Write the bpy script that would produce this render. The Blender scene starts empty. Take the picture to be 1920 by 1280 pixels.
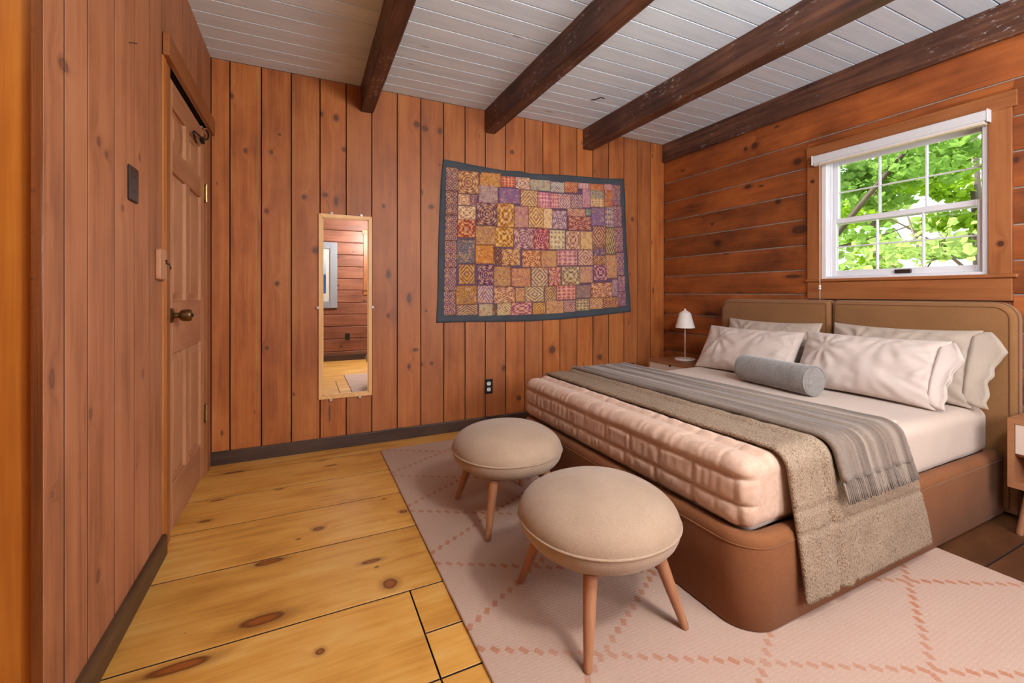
import bpy, bmesh, math, random
import numpy as np
from mathutils import Vector, Matrix, noise as mnoise
random.seed(7)
SC = bpy.context.scene
COL = SC.collection
PI = math.pi

# ------------------------------------------------------------------ camera
F_PX, CAM_H = 819.0, 1.10
YAW = math.atan((960 - 571) / F_PX)
cam_d = bpy.data.cameras.new('camera')
cam = bpy.data.objects.new('camera', cam_d); COL.objects.link(cam)
cam.location = (0, 0, CAM_H)
cam.rotation_euler = (PI / 2, 0, -YAW)
cam_d.sensor_width = 36.0
cam_d.lens = 36.0 * F_PX / 1920.0
cam_d.shift_y = -(640 - 550) / 1920.0
cam_d.clip_start = 0.02
SC.camera = cam

# ------------------------------------------------------------------ world, sun, window light, exposure
w = bpy.data.worlds.new('sky'); SC.world = w; w.use_nodes = True
wn = w.node_tree
wn.nodes['Background'].inputs['Color'].default_value = (0.88, 0.95, 1.0, 1)
wn.nodes['Background'].inputs['Strength'].default_value = 2.1
sun_d = bpy.data.lights.new('sun', 'SUN'); sun_d.energy = 8.0; sun_d.angle = 0.02; sun_d.color = (1, 0.95, 0.82)
sun = bpy.data.objects.new('sun', sun_d); COL.objects.link(sun)
sun.rotation_euler = Vector((0.62, -0.45, -0.95)).to_track_quat('-Z', 'Y').to_euler()

def area(name, loc, target, sx, sy, power, color=(1, 1, 1)):
    d = bpy.data.lights.new(name, 'AREA'); d.shape = 'RECTANGLE'; d.size = sx; d.size_y = sy
    d.energy = power; d.color = color
    o = bpy.data.objects.new(name, d); COL.objects.link(o); o.location = loc
    o.rotation_euler = (Vector(target) - Vector(loc)).to_track_quat('-Z', 'Y').to_euler()
    return o
# daylight coming in through the big window behind the camera
area('rear_window_daylight', (1.75, -1.055, 1.62), (1.75, 3.0, 1.62), 1.46, 0.90, 52, (0.97, 0.985, 1.0))
SC.view_settings.view_transform = 'Standard'
SC.view_settings.look = 'None'
SC.view_settings.gamma = 1.0
SC.view_settings.use_curve_mapping = False
SC.view_settings.exposure = 0.45

# ------------------------------------------------------------------ room dimensions (metres)
XL, XR, YB, YR, ZC = -0.541, 3.295, 3.345, -1.0, 2.605
XA, YA = -1.62, 1.372        # entry recess to the left of the camera

# ------------------------------------------------------------------ node helpers
def lin(c):
    return tuple((x / 12.92 if x <= 0.04045 else ((x + 0.055) / 1.055) ** 2.4) for x in [v / 255 for v in c]) + (1,)

class NT:
    def __init__(s, name):
        s.m = bpy.data.materials.new(name); s.m.use_nodes = True
        s.t = s.m.node_tree; s.b = s.t.nodes['Principled BSDF']
    def n(s, typ, **kw):
        nd = s.t.nodes.new(typ)
        for k, v in kw.items(): setattr(nd, k, v)
        return nd
    def put(s, sock, v):
        if v is None: return
        if hasattr(v, 'is_linked'): s.t.links.new(v, sock)
        else: sock.default_value = v
    def math(s, op, a, b=None, c=None, clamp=False):
        nd = s.n('ShaderNodeMath', operation=op, use_clamp=clamp)
        for i, v in enumerate((a, b, c)): s.put(nd.inputs[i], v)
        return nd.outputs[0]
    def vm(s, op, a, b=None, c=None):
        nd = s.n('ShaderNodeVectorMath', operation=op)
        for i, v in enumerate((a, b, c)): s.put(nd.inputs[i], v)
        return nd.outputs['Value'] if op in ('LENGTH', 'DISTANCE', 'DOT_PRODUCT') else nd.outputs[0]
    def comb(s, x, y, z=0.0):
        nd = s.n('ShaderNodeCombineXYZ')
        for i, v in enumerate((x, y, z)): s.put(nd.inputs[i], v)
        return nd.outputs[0]
    def sep(s, v):
        nd = s.n('ShaderNodeSeparateXYZ'); s.put(nd.inputs[0], v); return nd.outputs
    def noise(s, v, scale=1.0, detail=3.0, rough=0.55, dist=0.0):
        nd = s.n('ShaderNodeTexNoise'); s.put(nd.inputs['Vector'], v)
        nd.inputs['Scale'].default_value = scale; nd.inputs['Detail'].default_value = detail
        nd.inputs['Roughness'].default_value = rough; nd.inputs['Distortion'].default_value = dist
        return nd.outputs['Fac']
    def maprange(s, v, a, b, c, d, smooth=False):
        nd = s.n('ShaderNodeMapRange'); nd.clamp = True
        if smooth: nd.interpolation_type = 'SMOOTHSTEP'
        s.put(nd.inputs[0], v)
        for i, x in enumerate((a, b, c, d)): s.put(nd.inputs[i + 1], x)
        return nd.outputs[0]
    def ramp(s, f, stops, interp='LINEAR'):
        nd = s.n('ShaderNodeValToRGB'); nd.color_ramp.interpolation = interp
        el = nd.color_ramp.elements
        while len(el) < len(stops): el.new(0.5)
        for e, (p, c) in zip(el, stops): e.position = p; e.color = c
        s.put(nd.inputs[0], f); return nd.outputs[0]
    def mix(s, f, a, b, blend='MIX'):
        nd = s.n('ShaderNodeMix', data_type='RGBA', blend_type=blend)
        s.put(nd.inputs[0], f); s.put(nd.inputs[6], a); s.put(nd.inputs[7], b); return nd.outputs[2]
    def bump(s, h, strength=0.3, dist=0.01):
        nd = s.n('ShaderNodeBump'); s.put(nd.inputs['Height'], h)
        nd.inputs['Strength'].default_value = strength; nd.inputs['Distance'].default_value = dist
        s.t.links.new(nd.outputs[0], s.b.inputs['Normal'])
    def pos(s): return s.n('ShaderNodeNewGeometry').outputs['Position']
    def rnd(s): return s.n('ShaderNodeObjectInfo').outputs['Random']
    def set(s, color=None, rough=None, metal=None, spec=None):
        if color is not None: s.put(s.b.inputs['Base Color'], color)
        if rough is not None: s.put(s.b.inputs['Roughness'], rough)
        if metal is not None: s.put(s.b.inputs['Metallic'], metal)
        if spec is not None: s.put(s.b.inputs['Specular IOR Level'], spec)
        return s.m

def plain(name, c, rough=0.6, metal=0.0, var=0.06, scale=30.0, bump=0.05, spec=0.5):
    t = NT(name); c = lin(c)
    f = t.noise(t.pos(), scale, 4)
    d = tuple(max(0, x * (1 - var * 2)) for x in c[:3]) + (1,); l = tuple(min(1, x * (1 + var * 2)) for x in c[:3]) + (1,)
    t.bump(f, bump, 0.004)
    return t.set(t.mix(f, d, l), rough, metal, spec)

def wood(name, across, along, dark, mid, light, knots=(), kcol=(60, 28, 18), rk=(4.5, 2.6, 0.45), rough=0.42, kscale=1.0, kstr=.92,
         vvar=0.35, blotch=0.35, bump=0.12, fine=110.0, ksize=0.075, halo=0.45, tint=None, kin=None):
    """knots: (across, along, half-width, half-length) in metres; rk: random knots (cells/m across, along, share)."""
    if name not in ('white_washed_board', 'pale_pine_frame'): dark, mid, light = [tuple(v * .91 for v in c) for c in (dark, mid, light)]
    t = NT(name); p = t.sep(t.pos()); r = t.rnd()
    A, L = p[across], p[along]
    D = p[3 - across - along]
    A2 = t.math('MULTIPLY_ADD', r, 37.3, A); L2 = t.math('MULTIPLY_ADD', r, 91.7, L)
    vo = t.n('ShaderNodeTexVoronoi', voronoi_dimensions='2D'); vo.inputs['Scale'].default_value = 1.0
    wob = t.noise(t.comb(t.math('MULTIPLY', A2, 9), t.math('MULTIPLY', L2, 9), D), 1, 2)
    t.put(vo.inputs['Vector'], t.comb(t.math('MULTIPLY', A2, rk[0]), t.math('MULTIPLY_ADD', L2, rk[1], t.math('MULTIPLY', wob, 0.1))))
    cr = t.sep(vo.outputs['Color'])
    size = t.math('MULTIPLY', t.maprange(cr[0], 1 - rk[2], 1.0, 0.0001, 1.0), ksize)
    d = t.math('DIVIDE', vo.outputs['Distance'], t.math('ADD', size, 0.004))
    if knots:
        P = t.comb(A, L, 0.0)
        wv = t.n('ShaderNodeTexNoise'); wv.inputs['Scale'].default_value = 22; t.put(wv.inputs['Vector'], t.pos())
        for ka, kl, ra, rl in knots:
            ra, rl = ra * kscale, rl * kscale
            q = t.vm('MULTIPLY_ADD', P, (1 / ra, 1 / rl, 0), (-ka / ra, -kl / rl, 0))
            d = t.math('MINIMUM', d, t.vm('LENGTH', q))
        d = t.math('MULTIPLY_ADD', t.math('SUBTRACT', wv.outputs['Fac'], 0.5), 0.45, d)
    warp = t.math('POWER', 0.55, d)
    fineN = t.noise(t.comb(t.math('MULTIPLY', A2, fine), t.math('MULTIPLY', L2, 3.2), t.math('MULTIPLY', D, 40)), 1, 4, 0.6)
    med = t.noise(t.comb(t.math('MULTIPLY_ADD', warp, 2.6, t.math('MULTIPLY', A2, 22)), t.math('MULTIPLY', L2, 0.9), D), 1, 5, 0.6, 0.6)
    blo = t.noise(t.comb(t.math('MULTIPLY', A2, 5.0), t.math('MULTIPLY', L2, 2.4), D), 1, 3, 0.6)
    f = t.math('ADD', t.math('MULTIPLY', med, 0.8 - blotch), t.math('ADD', t.math('MULTIPLY', fineN, 0.2), t.math('MULTIPLY', blo, blotch)))
    col = t.ramp(f, [(0.3, lin(dark)), (0.5, lin(mid)), (0.68, lin(light))])
    val = t.math('MULTIPLY_ADD', t.math('SUBTRACT', r, 0.5), vvar, 1.0)
    col = t.vm('SCALE', col, None)
    sc = col.node; sc.inputs['Scale'].default_value = 1.0; t.t.links.new(val, sc.inputs['Scale'])
    if tint:                                            # board-to-board hue change
        r2 = t.math('FRACT', t.math('MULTIPLY', r, 17.7))
        col = t.mix(t.math('MULTIPLY', r2, tint[1]), col, lin(tint[0]))
    k = lin(kcol)
    col = t.mix(t.maprange(d, 0.9, 2.2, halo, 0.0, True), col, k)
    inner = t.mix(t.maprange(d, 0.3, 0.95, 0.0, 1.0, True), lin(kin) if kin else tuple(min(1, x * 1.6) for x in k[:3]) + (1,), k)
    km = t.maprange(d, 0.8, 1.12, kstr, 0.0, True)
    col = t.mix(km, col, inner)
    t.bump(t.math('ADD', t.math('MULTIPLY', fineN, 0.6), med), bump, 0.004)
    rg = t.math('MULTIPLY_ADD', fineN, 0.18, rough - 0.08)
    return t.set(col, rg, 0.0, 0.4)

# ------------------------------------------------------------------ mesh helpers
def mesh_obj(name, verts, faces, mat, parent=None, smooth=False, uvs=None, color=None, fix=True):
    v = np.array(verts, dtype=float)
    c = (v.min(0) + v.max(0)) / 2
    v = v - c
    me = bpy.data.meshes.new(name)
    me.from_pydata(v.tolist(), [], faces); me.update()
    if fix:
        bm = bmesh.new(); bm.from_mesh(me); bmesh.ops.recalc_face_normals(bm, faces=bm.faces); bm.to_mesh(me); bm.free()
    if uvs is not None:
        ul = me.uv_layers.new(name='UVMap')
        for lp in me.loops: ul.data[lp.index].uv = uvs[lp.vertex_index]
    if smooth is True:
        me.polygons.foreach_set('use_smooth', [True] * len(me.polygons))
    elif smooth:
        me.polygons.foreach_set('use_smooth', [True] * len(me.polygons))
        try: me.set_sharp_from_angle(angle=math.radians(smooth))
        except Exception: pass
    if mat: me.materials.append(mat)
    o = bpy.data.objects.new(name, me); COL.objects.link(o)
    c = Vector(c)
    if parent is not None:
        o.parent = parent
        q = parent
        off = Vector((0, 0, 0))
        while q is not None: off += q.location; q = q.parent
        o.location = c - off
    else: o.location = c
    if color is not None: o.color = color
    return o

class MB:
    """collects geometry for ONE part"""
    def __init__(s): s.v = []; s.f = []
    def add(s, v, f):
        k = len(s.v); s.v += [tuple(x) for x in v]; s.f += [tuple(i + k for i in q) for q in f]; return s
    def box(s, x0, x1, y0, y1, z0, z1):
        v = [(x, y, z) for x in (x0, x1) for y in (y0, y1) for z in (z0, z1)]
        return s.add(v, [(0, 1, 3, 2), (4, 6, 7, 5), (0, 4, 5, 1), (2, 3, 7, 6), (0, 2, 6, 4), (1, 5, 7, 3)])
    def bbox(s, x0, x1, y0, y1, z0, z1, b=0.003):
        """box with chamfered edges (24 verts)"""
        bm = bmesh.new(); bmesh.ops.create_cube(bm, size=1.0)
        for q in bm.verts: q.co = Vector(((x0 + x1) / 2 + q.co.x * (x1 - x0), (y0 + y1) / 2 + q.co.y * (y1 - y0), (z0 + z1) / 2 + q.co.z * (z1 - z0)))
        bmesh.ops.bevel(bm, geom=bm.edges[:], offset=b, segments=1, affect='EDGES', profile=0.5)
        bm.verts.index_update()
        s.add([q.co[:] for q in bm.verts], [[q.index for q in fc.verts] for fc in bm.faces]); bm.free(); return s
    def tube(s, pts, rad, n=8, cap=True):
        P = [Vector(p) for p in pts]; R = rad if isinstance(rad, (list, tuple)) else [rad] * len(P)
        rings = []; up = None
        for i, p in enumerate(P):
            d = (P[min(i + 1, len(P) - 1)] - P[max(i - 1, 0)]).normalized()
            if up is None: up = d.orthogonal().normalized()
            up = (up - d * up.dot(d)); up = up.normalized() if up.length > 1e-6 else d.orthogonal().normalized()
            sd = d.cross(up)
            rings.append([p + (up * math.cos(a) + sd * math.sin(a)) * R[i] for a in [2 * PI * k / n for k in range(n)]])
        v = [q for r in rings for q in r]; f = []
        for i in range(len(P) - 1):
            for k in range(n): f.append((i * n + k, i * n + (k + 1) % n, (i + 1) * n + (k + 1) % n, (i + 1) * n + k))
        if cap: f += [tuple(range(n))[::-1], tuple(range((len(P) - 1) * n, len(P) * n))]
        return s.add(v, f)
    def lathe(s, prof, c, n=32, axis='Z', sq=2.0):
        v = []; f = []; m = len(prof)
        for k in range(n):
            a = 2 * PI * k / n; ca, sa = math.cos(a), math.sin(a)
            q = (abs(ca) ** sq + abs(sa) ** sq) ** (-1 / sq)
            for r, h in prof:
                x, y = r * q * ca, r * q * sa
                v.append({'Z': (c[0] + x, c[1] + y, c[2] + h), 'X': (c[0] + h, c[1] + x, c[2] + y), 'Y': (c[0] + x, c[1] + h, c[2] + y)}[axis])
        for k in range(n):
            for i in range(m - 1):
                a, b = k * m + i, ((k + 1) % n) * m + i
                f.append((a, b, b + 1, a + 1))
        if prof[0][0] > 1e-5: f.append(tuple(k * m for k in range(n))[::-1])
        if prof[-1][0] > 1e-5: f.append(tuple(k * m + m - 1 for k in range(n)))
        return s.add(v, f)
    def prism(s, poly, lo, hi, axis, ch=0.0):
        """closed outline (2D) extruded along axis, optional chamfer on the hi end and lo end"""
        def P(a, b, h): return {'X': (h, a, b), 'Y': (a, h, b), 'Z': (a, b, h)}[axis]
        n = len(poly)
        if ch > 0:
            cx = sum(p[0] for p in poly) / n; cy = sum(p[1] for p in poly) / n
            ins = []
            for i in range(n):
                p0, p1, p2 = Vector(poly[i - 1]), Vector(poly[i]), Vector(poly[(i + 1) % n])
                d1 = (p1 - p0).normalized(); d2 = (p2 - p1).normalized(); nn = Vector((-d1.y - d2.y, d1.x + d2.x))
                if nn.length < 1e-6: nn = Vector((-d1.y, d1.x))
                nn.normalize()
                if nn.dot(Vector((cx, cy)) - p1) < 0 and n < 7: nn = -nn
                ins.append(tuple(p1 + nn * ch))
            # orient: make sure inset is inside
            A = lambda q: sum(q[i - 1][0] * q[i][1] - q[i][0] * q[i - 1][1] for i in range(len(q)))
            if abs(A(ins)) > abs(A(poly)): ins = [tuple(2 * Vector(p) - Vector(q)) for p, q in zip(poly, ins)]
            rings = [[P(*q, lo) for q in ins], [P(*q, lo + ch) for q in poly], [P(*q, hi - ch) for q in poly], [P(*q, hi) for q in ins]]
        else: rings = [[P(*q, lo) for q in poly], [P(*q, hi) for q in poly]]
        v = [q for r in rings for q in r]; f = [tuple(range(n))[::-1], tuple(range((len(rings) - 1) * n, len(rings) * n))]
        for i in range(len(rings) - 1):
            for k in range(n): f.append((i * n + k, i * n + (k + 1) % n, (i + 1) * n + (k + 1) % n, (i + 1) * n + k))
        return s.add(v, f)
    def build(s, name, mat, parent=None, smooth=False, color=None): return mesh_obj(name, s.v, s.f, mat, parent, smooth, color=color)

def rrect(x0, x1, y0, y1, r, k=6):
    """rounded rectangle; r single or (x0y0, x1y0, x1y1, x0y1)"""
    if not isinstance(r, (tuple, list)): r = (r,) * 4
    out = []
    for (cx, cy, a0, rr) in ((x0 + r[0], y0 + r[0], PI, r[0]), (x1 - r[1], y0 + r[1], 1.5 * PI, r[1]), (x1 - r[2], y1 - r[2], 0, r[2]), (x0 + r[3], y1 - r[3], 0.5 * PI, r[3])):
        for i in range(k + 1):
            a = a0 + PI / 2 * i / k; out.append((cx + rr * math.cos(a), cy + rr * math.sin(a)))
    return out

def rounded_box(x0, x1, y0, y1, z0, z1, r, nx, ny, nz, disp=None, skip=()):
    """soft box; returns verts, faces. disp(p, n) -> offset along the normal"""
    lo = Vector((x0 + r, y0 + r, z0 + r)); hi = Vector((x1 - r, y1 - r, z1 - r))
    bm = bmesh.new(); cache = {}
    def vert(p):
        key = (round(p.x, 5), round(p.y, 5), round(p.z, 5))
        if key in cache: return cache[key]
        c = Vector([min(max(p[i], lo[i]), hi[i]) for i in range(3)])
        n = (p - c)
        n = n.normalized() if n.length > 1e-9 else Vector((0, 0, 1))
        q = c + n * r
        if disp: q = q + n * disp(q, n)
        cache[key] = bm.verts.new(q); return cache[key]
    def axis(a, b, n):
        k = 5
        e = [r * i / k for i in range(k)]
        m = [r + (b - a - 2 * r) * i / n for i in range(n + 1)]
        return [a + t for t in e + m] + [b - t for t in e[::-1]]
    X, Y, Z = axis(x0, x1, nx), axis(y0, y1, ny), axis(z0, z1, nz)
    for tag, A, B, fn in (('-x', Y, Z, lambda a, b: (x0, a, b)), ('+x', Y, Z, lambda a, b: (x1, a, b)), ('-y', X, Z, lambda a, b: (a, y0, b)),
                          ('+y', X, Z, lambda a, b: (a, y1, b)), ('-z', X, Y, lambda a, b: (a, b, z0)), ('+z', X, Y, lambda a, b: (a, b, z1))):
        if tag in skip: continue
        for i in range(len(A) - 1):
            for j in range(len(B) - 1):
                q = [vert(Vector(fn(*c))) for c in ((A[i], B[j]), (A[i + 1], B[j]), (A[i + 1], B[j + 1]), (A[i], B[j + 1]))]
                if len(set(q)) == 4:
                    try: bm.faces.new(q)
                    except ValueError: pass
    bm.verts.index_update()
    V = [v.co[:] for v in bm.verts]; Fc = [[v.index for v in f.verts] for f in bm.faces]; bm.free()
    return V, Fc

def tag(o, label, cat, group=None):
    o['label'] = label; o['category'] = cat
    if group: o['group'] = group
    return o
def thing(name, loc, label, cat, group=None):
    o = bpy.data.objects.new(name, None); COL.objects.link(o); o.location = loc; o.empty_display_size = 0.1
    return tag(o, label, cat, group)
def structure(o): o['kind'] = 'structure'; return o
def root(name):
    o = bpy.data.objects.new(name, None); COL.objects.link(o); return structure(o)

# ------------------------------------------------------------------ materials
dark_gap = plain('dark_gap', (38, 22, 15), 0.9)
back_knots = [(-0.352, 2.038, 0.012, 0.018), (-0.201, 2.05, 0.014, 0.018), (-0.229, 1.651, 0.018, 0.021), (-0.003, 1.767, 0.021, 0.024), (0.202, 2.35, 0.024, 0.034), (0.131, 1.795, 0.026, 0.023), (0.202, 1.753, 0.018, 0.045), (0.072, 1.402, 0.032, 0.028), (0.53, 1.751, 0.014, 0.02), (0.779, 2.399, 0.03, 0.03), (0.843, 2.376, 0.036, 0.026), (0.962, 2.376, 0.024, 0.03), (0.108, 2.359, 0.018, 0.022), (-0.427, 2.382, 0.014, 0.022), (-0.154, 2.175, 0.012, 0.01), (0.256, 2.132, 0.018, 0.02), (-0.168, 1.167, 0.018, 0.024), (-0.227, 0.736, 0.015, 0.018), (0.567, 1.244, 0.022, 0.04), (0.564, 0.935, 0.016, 0.02), (0.72, 1.063, 0.024, 0.05), (0.767, 0.668, 0.026, 0.017), (0.72, 0.544, 0.016, 0.024), (0.894, 0.556, 0.017, 0.017), (0.818, 0.552, 0.013, 0.017), (-0.067, 0.409, 0.01, 0.016), (0.16, 0.251, 0.008, 0.088), (0.852, 0.965, 0.013, 0.016), (1.654, 0.207, 0.026, 0.03), (1.985, 0.603, 0.042, 0.05), (2.5, 0.505, 0.034, 0.034), (2.322, 0.411, 0.024, 0.026), (2.888, 1.824, 0.02, 0.024), (0.89, 1.775, 0.026, 0.02), (1.589, 2.298, 0.026, 0.024), (2.626, 0.391, 0.028, 0.036), (1.514, 0.472, 0.028, 0.034)]
M_back = wood('stained_pine_vertical', 0, 2, (122, 58, 25), (190, 108, 50), (216, 138, 70), back_knots, rk=(5.0, 1.5, 0.22), ksize=0.035, vvar=0.24, rough=.5, bump=.06, kscale=.68, kstr=.82,
              blotch=0.38, tint=((150, 92, 60), 0.45), halo=0.35, kcol=(74, 42, 30))
M_left = wood('stained_pine_side', 1, 2, (126, 74, 48), (182, 117, 79), (202, 138, 98), [(1.461, 1.668, .034, .022), (1.403, .898, .018, .034), (1.406, .622, .010, .012), (1.66, .28, .02, .03),
              (1.721, 1.52, .018, .014), (2.014, 1.594, .018, .018), (1.849, 1.381, .016, .014), (1.611, .764, .016, .022), (2.049, .804, .016, .024), (1.664, 1.542, .018, .02)], rk=(4.0, 1.3, 0.2), ksize=0.03,
              vvar=0.16, blotch=0.34, halo=0.22, kscale=.72, kstr=.7, kcol=(92, 56, 42), rough=.58, bump=.05, fine=70)
M_log = wood('stained_log', 2, 1, (70, 34, 20), (150, 80, 38), (190, 108, 50), [(2.298, 2.356, .034, .036), (2.295, 2.434, .022, .022), (1.808, 2.162, .024, .026), (2.075, 2.014, .03, .04),
             (1.227, 2.047, .018, .08), (1.72, 2.761, .014, .018), (1.98, 2.415, .022, .04), (1.571, 1.995, .04, .08), (1.548, 2.708, .03, .05), (.908, 2.793, .03, .09), (1.784, .914, .018, .012)],
             rk=(5.2, 2.0, 0.3), ksize=0.05, vvar=0.46, blotch=0.62, tint=((176, 92, 38), .15), halo=0.35, kscale=.75, kstr=.8, kcol=(50, 26, 18), rough=0.5, fine=80)
M_rear = wood('stained_log_rear', 2, 0, (92, 54, 42), (150, 92, 68), (178, 116, 86), rk=(5.2, 2.4, 0.45), ksize=0.07, vvar=0.2, blotch=0.35, kcol=(56, 32, 26))
M_return = wood('stained_pine_return', 0, 2, (150, 80, 30), (184, 106, 36), (206, 132, 48), rk=(5.0, 1.6, 0.4), ksize=0.06, vvar=0.1, blotch=0.3)
floor_knots = [(1.693, -0.128, 0.030, 0.085), (1.695, 0.293, 0.036, 0.03), (1.87, 0.247, 0.016, 0.045), (2.045, -0.129, 0.020, 0.065), (2.544, -0.433, 0.014, 0.026), (2.234, 0.059, 0.02, 0.028), (1.466, 0.043, 0.016, 0.016), (1.584, -0.335, 0.024, 0.10), (2.227, 0.452, 0.018, 0.022), (3.165, -0.394, 0.016, 0.055), (2.771, -0.421, 0.01, 0.035), (3.024, 0.154, 0.012, 0.035), (3.14, 0.099, 0.008, 0.04), (2.179, -0.024, 0.008, 0.010), (2.408, 0.385, 0.008, 0.012)]
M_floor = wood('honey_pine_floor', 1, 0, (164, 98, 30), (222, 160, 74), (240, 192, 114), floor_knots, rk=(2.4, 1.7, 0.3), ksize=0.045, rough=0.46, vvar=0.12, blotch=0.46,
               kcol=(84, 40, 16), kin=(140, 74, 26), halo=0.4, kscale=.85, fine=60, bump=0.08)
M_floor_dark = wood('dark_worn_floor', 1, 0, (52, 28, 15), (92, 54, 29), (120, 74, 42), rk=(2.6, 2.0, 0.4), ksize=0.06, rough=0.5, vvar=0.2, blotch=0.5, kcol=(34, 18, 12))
M_ceil = wood('white_washed_board', 1, 0, (202, 217, 232), (222, 236, 249), (233, 245, 255), rk=(7, 1.6, 0.3), ksize=0.06, rough=0.55, vvar=0.06, blotch=0.3, kcol=(150, 156, 164), halo=0.3)
M_base = wood('dark_baseboard_x', 2, 0, (48, 34, 28), (78, 58, 48), (98, 76, 62), rk=(9, 1.2, 0.5), ksize=0.12, vvar=0.1, kcol=(36, 26, 24))
M_basey = wood('dark_baseboard_y', 2, 1, (52, 34, 24), (88, 62, 42), (112, 84, 60), rk=(9, 1.2, 0.3), ksize=0.12, vvar=0.1, kcol=(36, 26, 24))
M_casing = wood('stained_casing', 2, 1, (130, 74, 38), (168, 102, 58), (186, 120, 72), rk=(5, 2, 0.2), ksize=0.04, vvar=0.15)
M_casingz = wood('stained_casing_upright', 1, 2, (130, 74, 38), (168, 102, 58), (186, 120, 72), [(.965, 1.36, .012, .014), (1.90, 1.9, .012, .012)], rk=(5, 2, 0.1), ksize=0.04, vvar=0.15)
M_jamb = wood('orange_jamb', 1, 2, (166, 92, 40), (206, 128, 62), (220, 148, 78), rk=(5, 1, 0.2), ksize=0.02, vvar=0.1)
M_door = wood('pine_door_stile', 1, 2, (164, 108, 72), (204, 146, 106), (218, 164, 124), rk=(5, 1, 0.05), ksize=0.02, vvar=0.12)
M_doorh = wood('pine_door_rail', 2, 1, (156, 100, 66), (194, 134, 96), (210, 152, 112), rk=(5, 1, 0.05), ksize=0.02, vvar=0.12)
M_white = plain('white_vinyl', (222, 222, 228), 0.4, var=0.02)
M_blind = plain('white_blind', (208, 208, 212), 0.5, var=0.03)
M_bronze = plain('dark_bronze', (58, 42, 36), 0.45, 0.3, var=0.1)
M_iron = plain('black_iron', (30, 32, 36), 0.5, 0.6, var=0.15)
M_brass = plain('aged_brass', (120, 96, 62), 0.28, 0.95, var=0.15)
M_hinge = plain('pale_brass', (190, 160, 110), 0.35, 0.9, var=0.15)
M_steel = plain('steel', (150, 148, 145), 0.35, 0.9)
M_black = plain('black_plastic', (28, 24, 24), 0.4)
M_socket = plain('white_plastic', (225, 222, 218), 0.4)
M_clip = plain('clear_clip', (214, 200, 190), 0.2)
M_mframe = wood('pale_pine_frame', 0, 2, (206, 150, 92), (226, 176, 116), (236, 192, 134), rk=(4, 2, 0.02), ksize=0.02, vvar=0.1, fine=160)
def mirror_mat():
    t = NT('mirror_silver'); return t.set((0.93, 0.93, 0.92, 1), 0.012, 1.0)
M_mirror = mirror_mat()
def glass_mat():
    t = NT('window_glass'); nt = t.t
    tr = t.n('ShaderNodeBsdfTransparent'); tr.inputs[0].default_value = (0.97, 0.985, 0.98, 1)
    gl = t.n('ShaderNodeBsdfGlossy'); gl.inputs['Roughness'].default_value = 0.02
    fr = t.n('ShaderNodeFresnel'); fr.inputs[0].default_value = 1.35
    mx = t.n('ShaderNodeMixShader'); nt.links.new(fr.outputs[0], mx.inputs[0]); nt.links.new(tr.outputs[0], mx.inputs[1]); nt.links.new(gl.outputs[0], mx.inputs[2])
    nt.links.new(mx.outputs[0], nt.nodes['Material Output'].inputs[0]); return t.m
M_glass = glass_mat()
def beam_mat():
    t = NT('dark_stained_beam'); p = t.sep(t.pos()); r = t.rnd()
    q = t.comb(t.math('MULTIPLY', p[0], 30), t.math('MULTIPLY_ADD', p[1], 1.6, t.math('MULTIPLY', r, 50)), t.math('MULTIPLY', p[2], 30))
    g = t.noise(q, 1, 6, 0.65, 0.4); b = t.noise(t.pos(), 3.5, 3)
    f = t.math('ADD', t.math('MULTIPLY', g, 0.65), t.math('MULTIPLY', b, 0.35))
    col = t.ramp(f, [(0.32, lin((42, 24, 18))), (0.5, lin((86, 54, 40))), (0.68, lin((128, 84, 60)))])
    # flecks of white paint left on the lower arris
    fl = t.noise(t.comb(t.math('MULTIPLY', p[0], 60), t.math('MULTIPLY', p[1], 22), t.math('MULTIPLY', p[2], 60)), 1, 5, 0.7)
    patch = t.noise(t.pos(), 2.6, 2)
    m = t.math('MULTIPLY', t.maprange(fl, 0.585, 0.64, 0, 1), t.maprange(patch, 0.46, 0.58, 0, 0.85))
    col = t.mix(m, col, lin((176, 170, 166)))
    t.bump(g, 0.4, 0.006)
    return t.set(col, 0.5, 0, 0.4)
M_beam = beam_mat()
M_chink = plain('grey_chinking', (150, 138, 130), 0.9, var=0.25, scale=12)

def dark_edges(o, axes):
    o.data.materials.append(dark_gap)
    for p in o.data.polygons:
        if any(abs(p.normal[k]) > .9 for k in axes): p.material_index = 1
    return o
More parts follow.
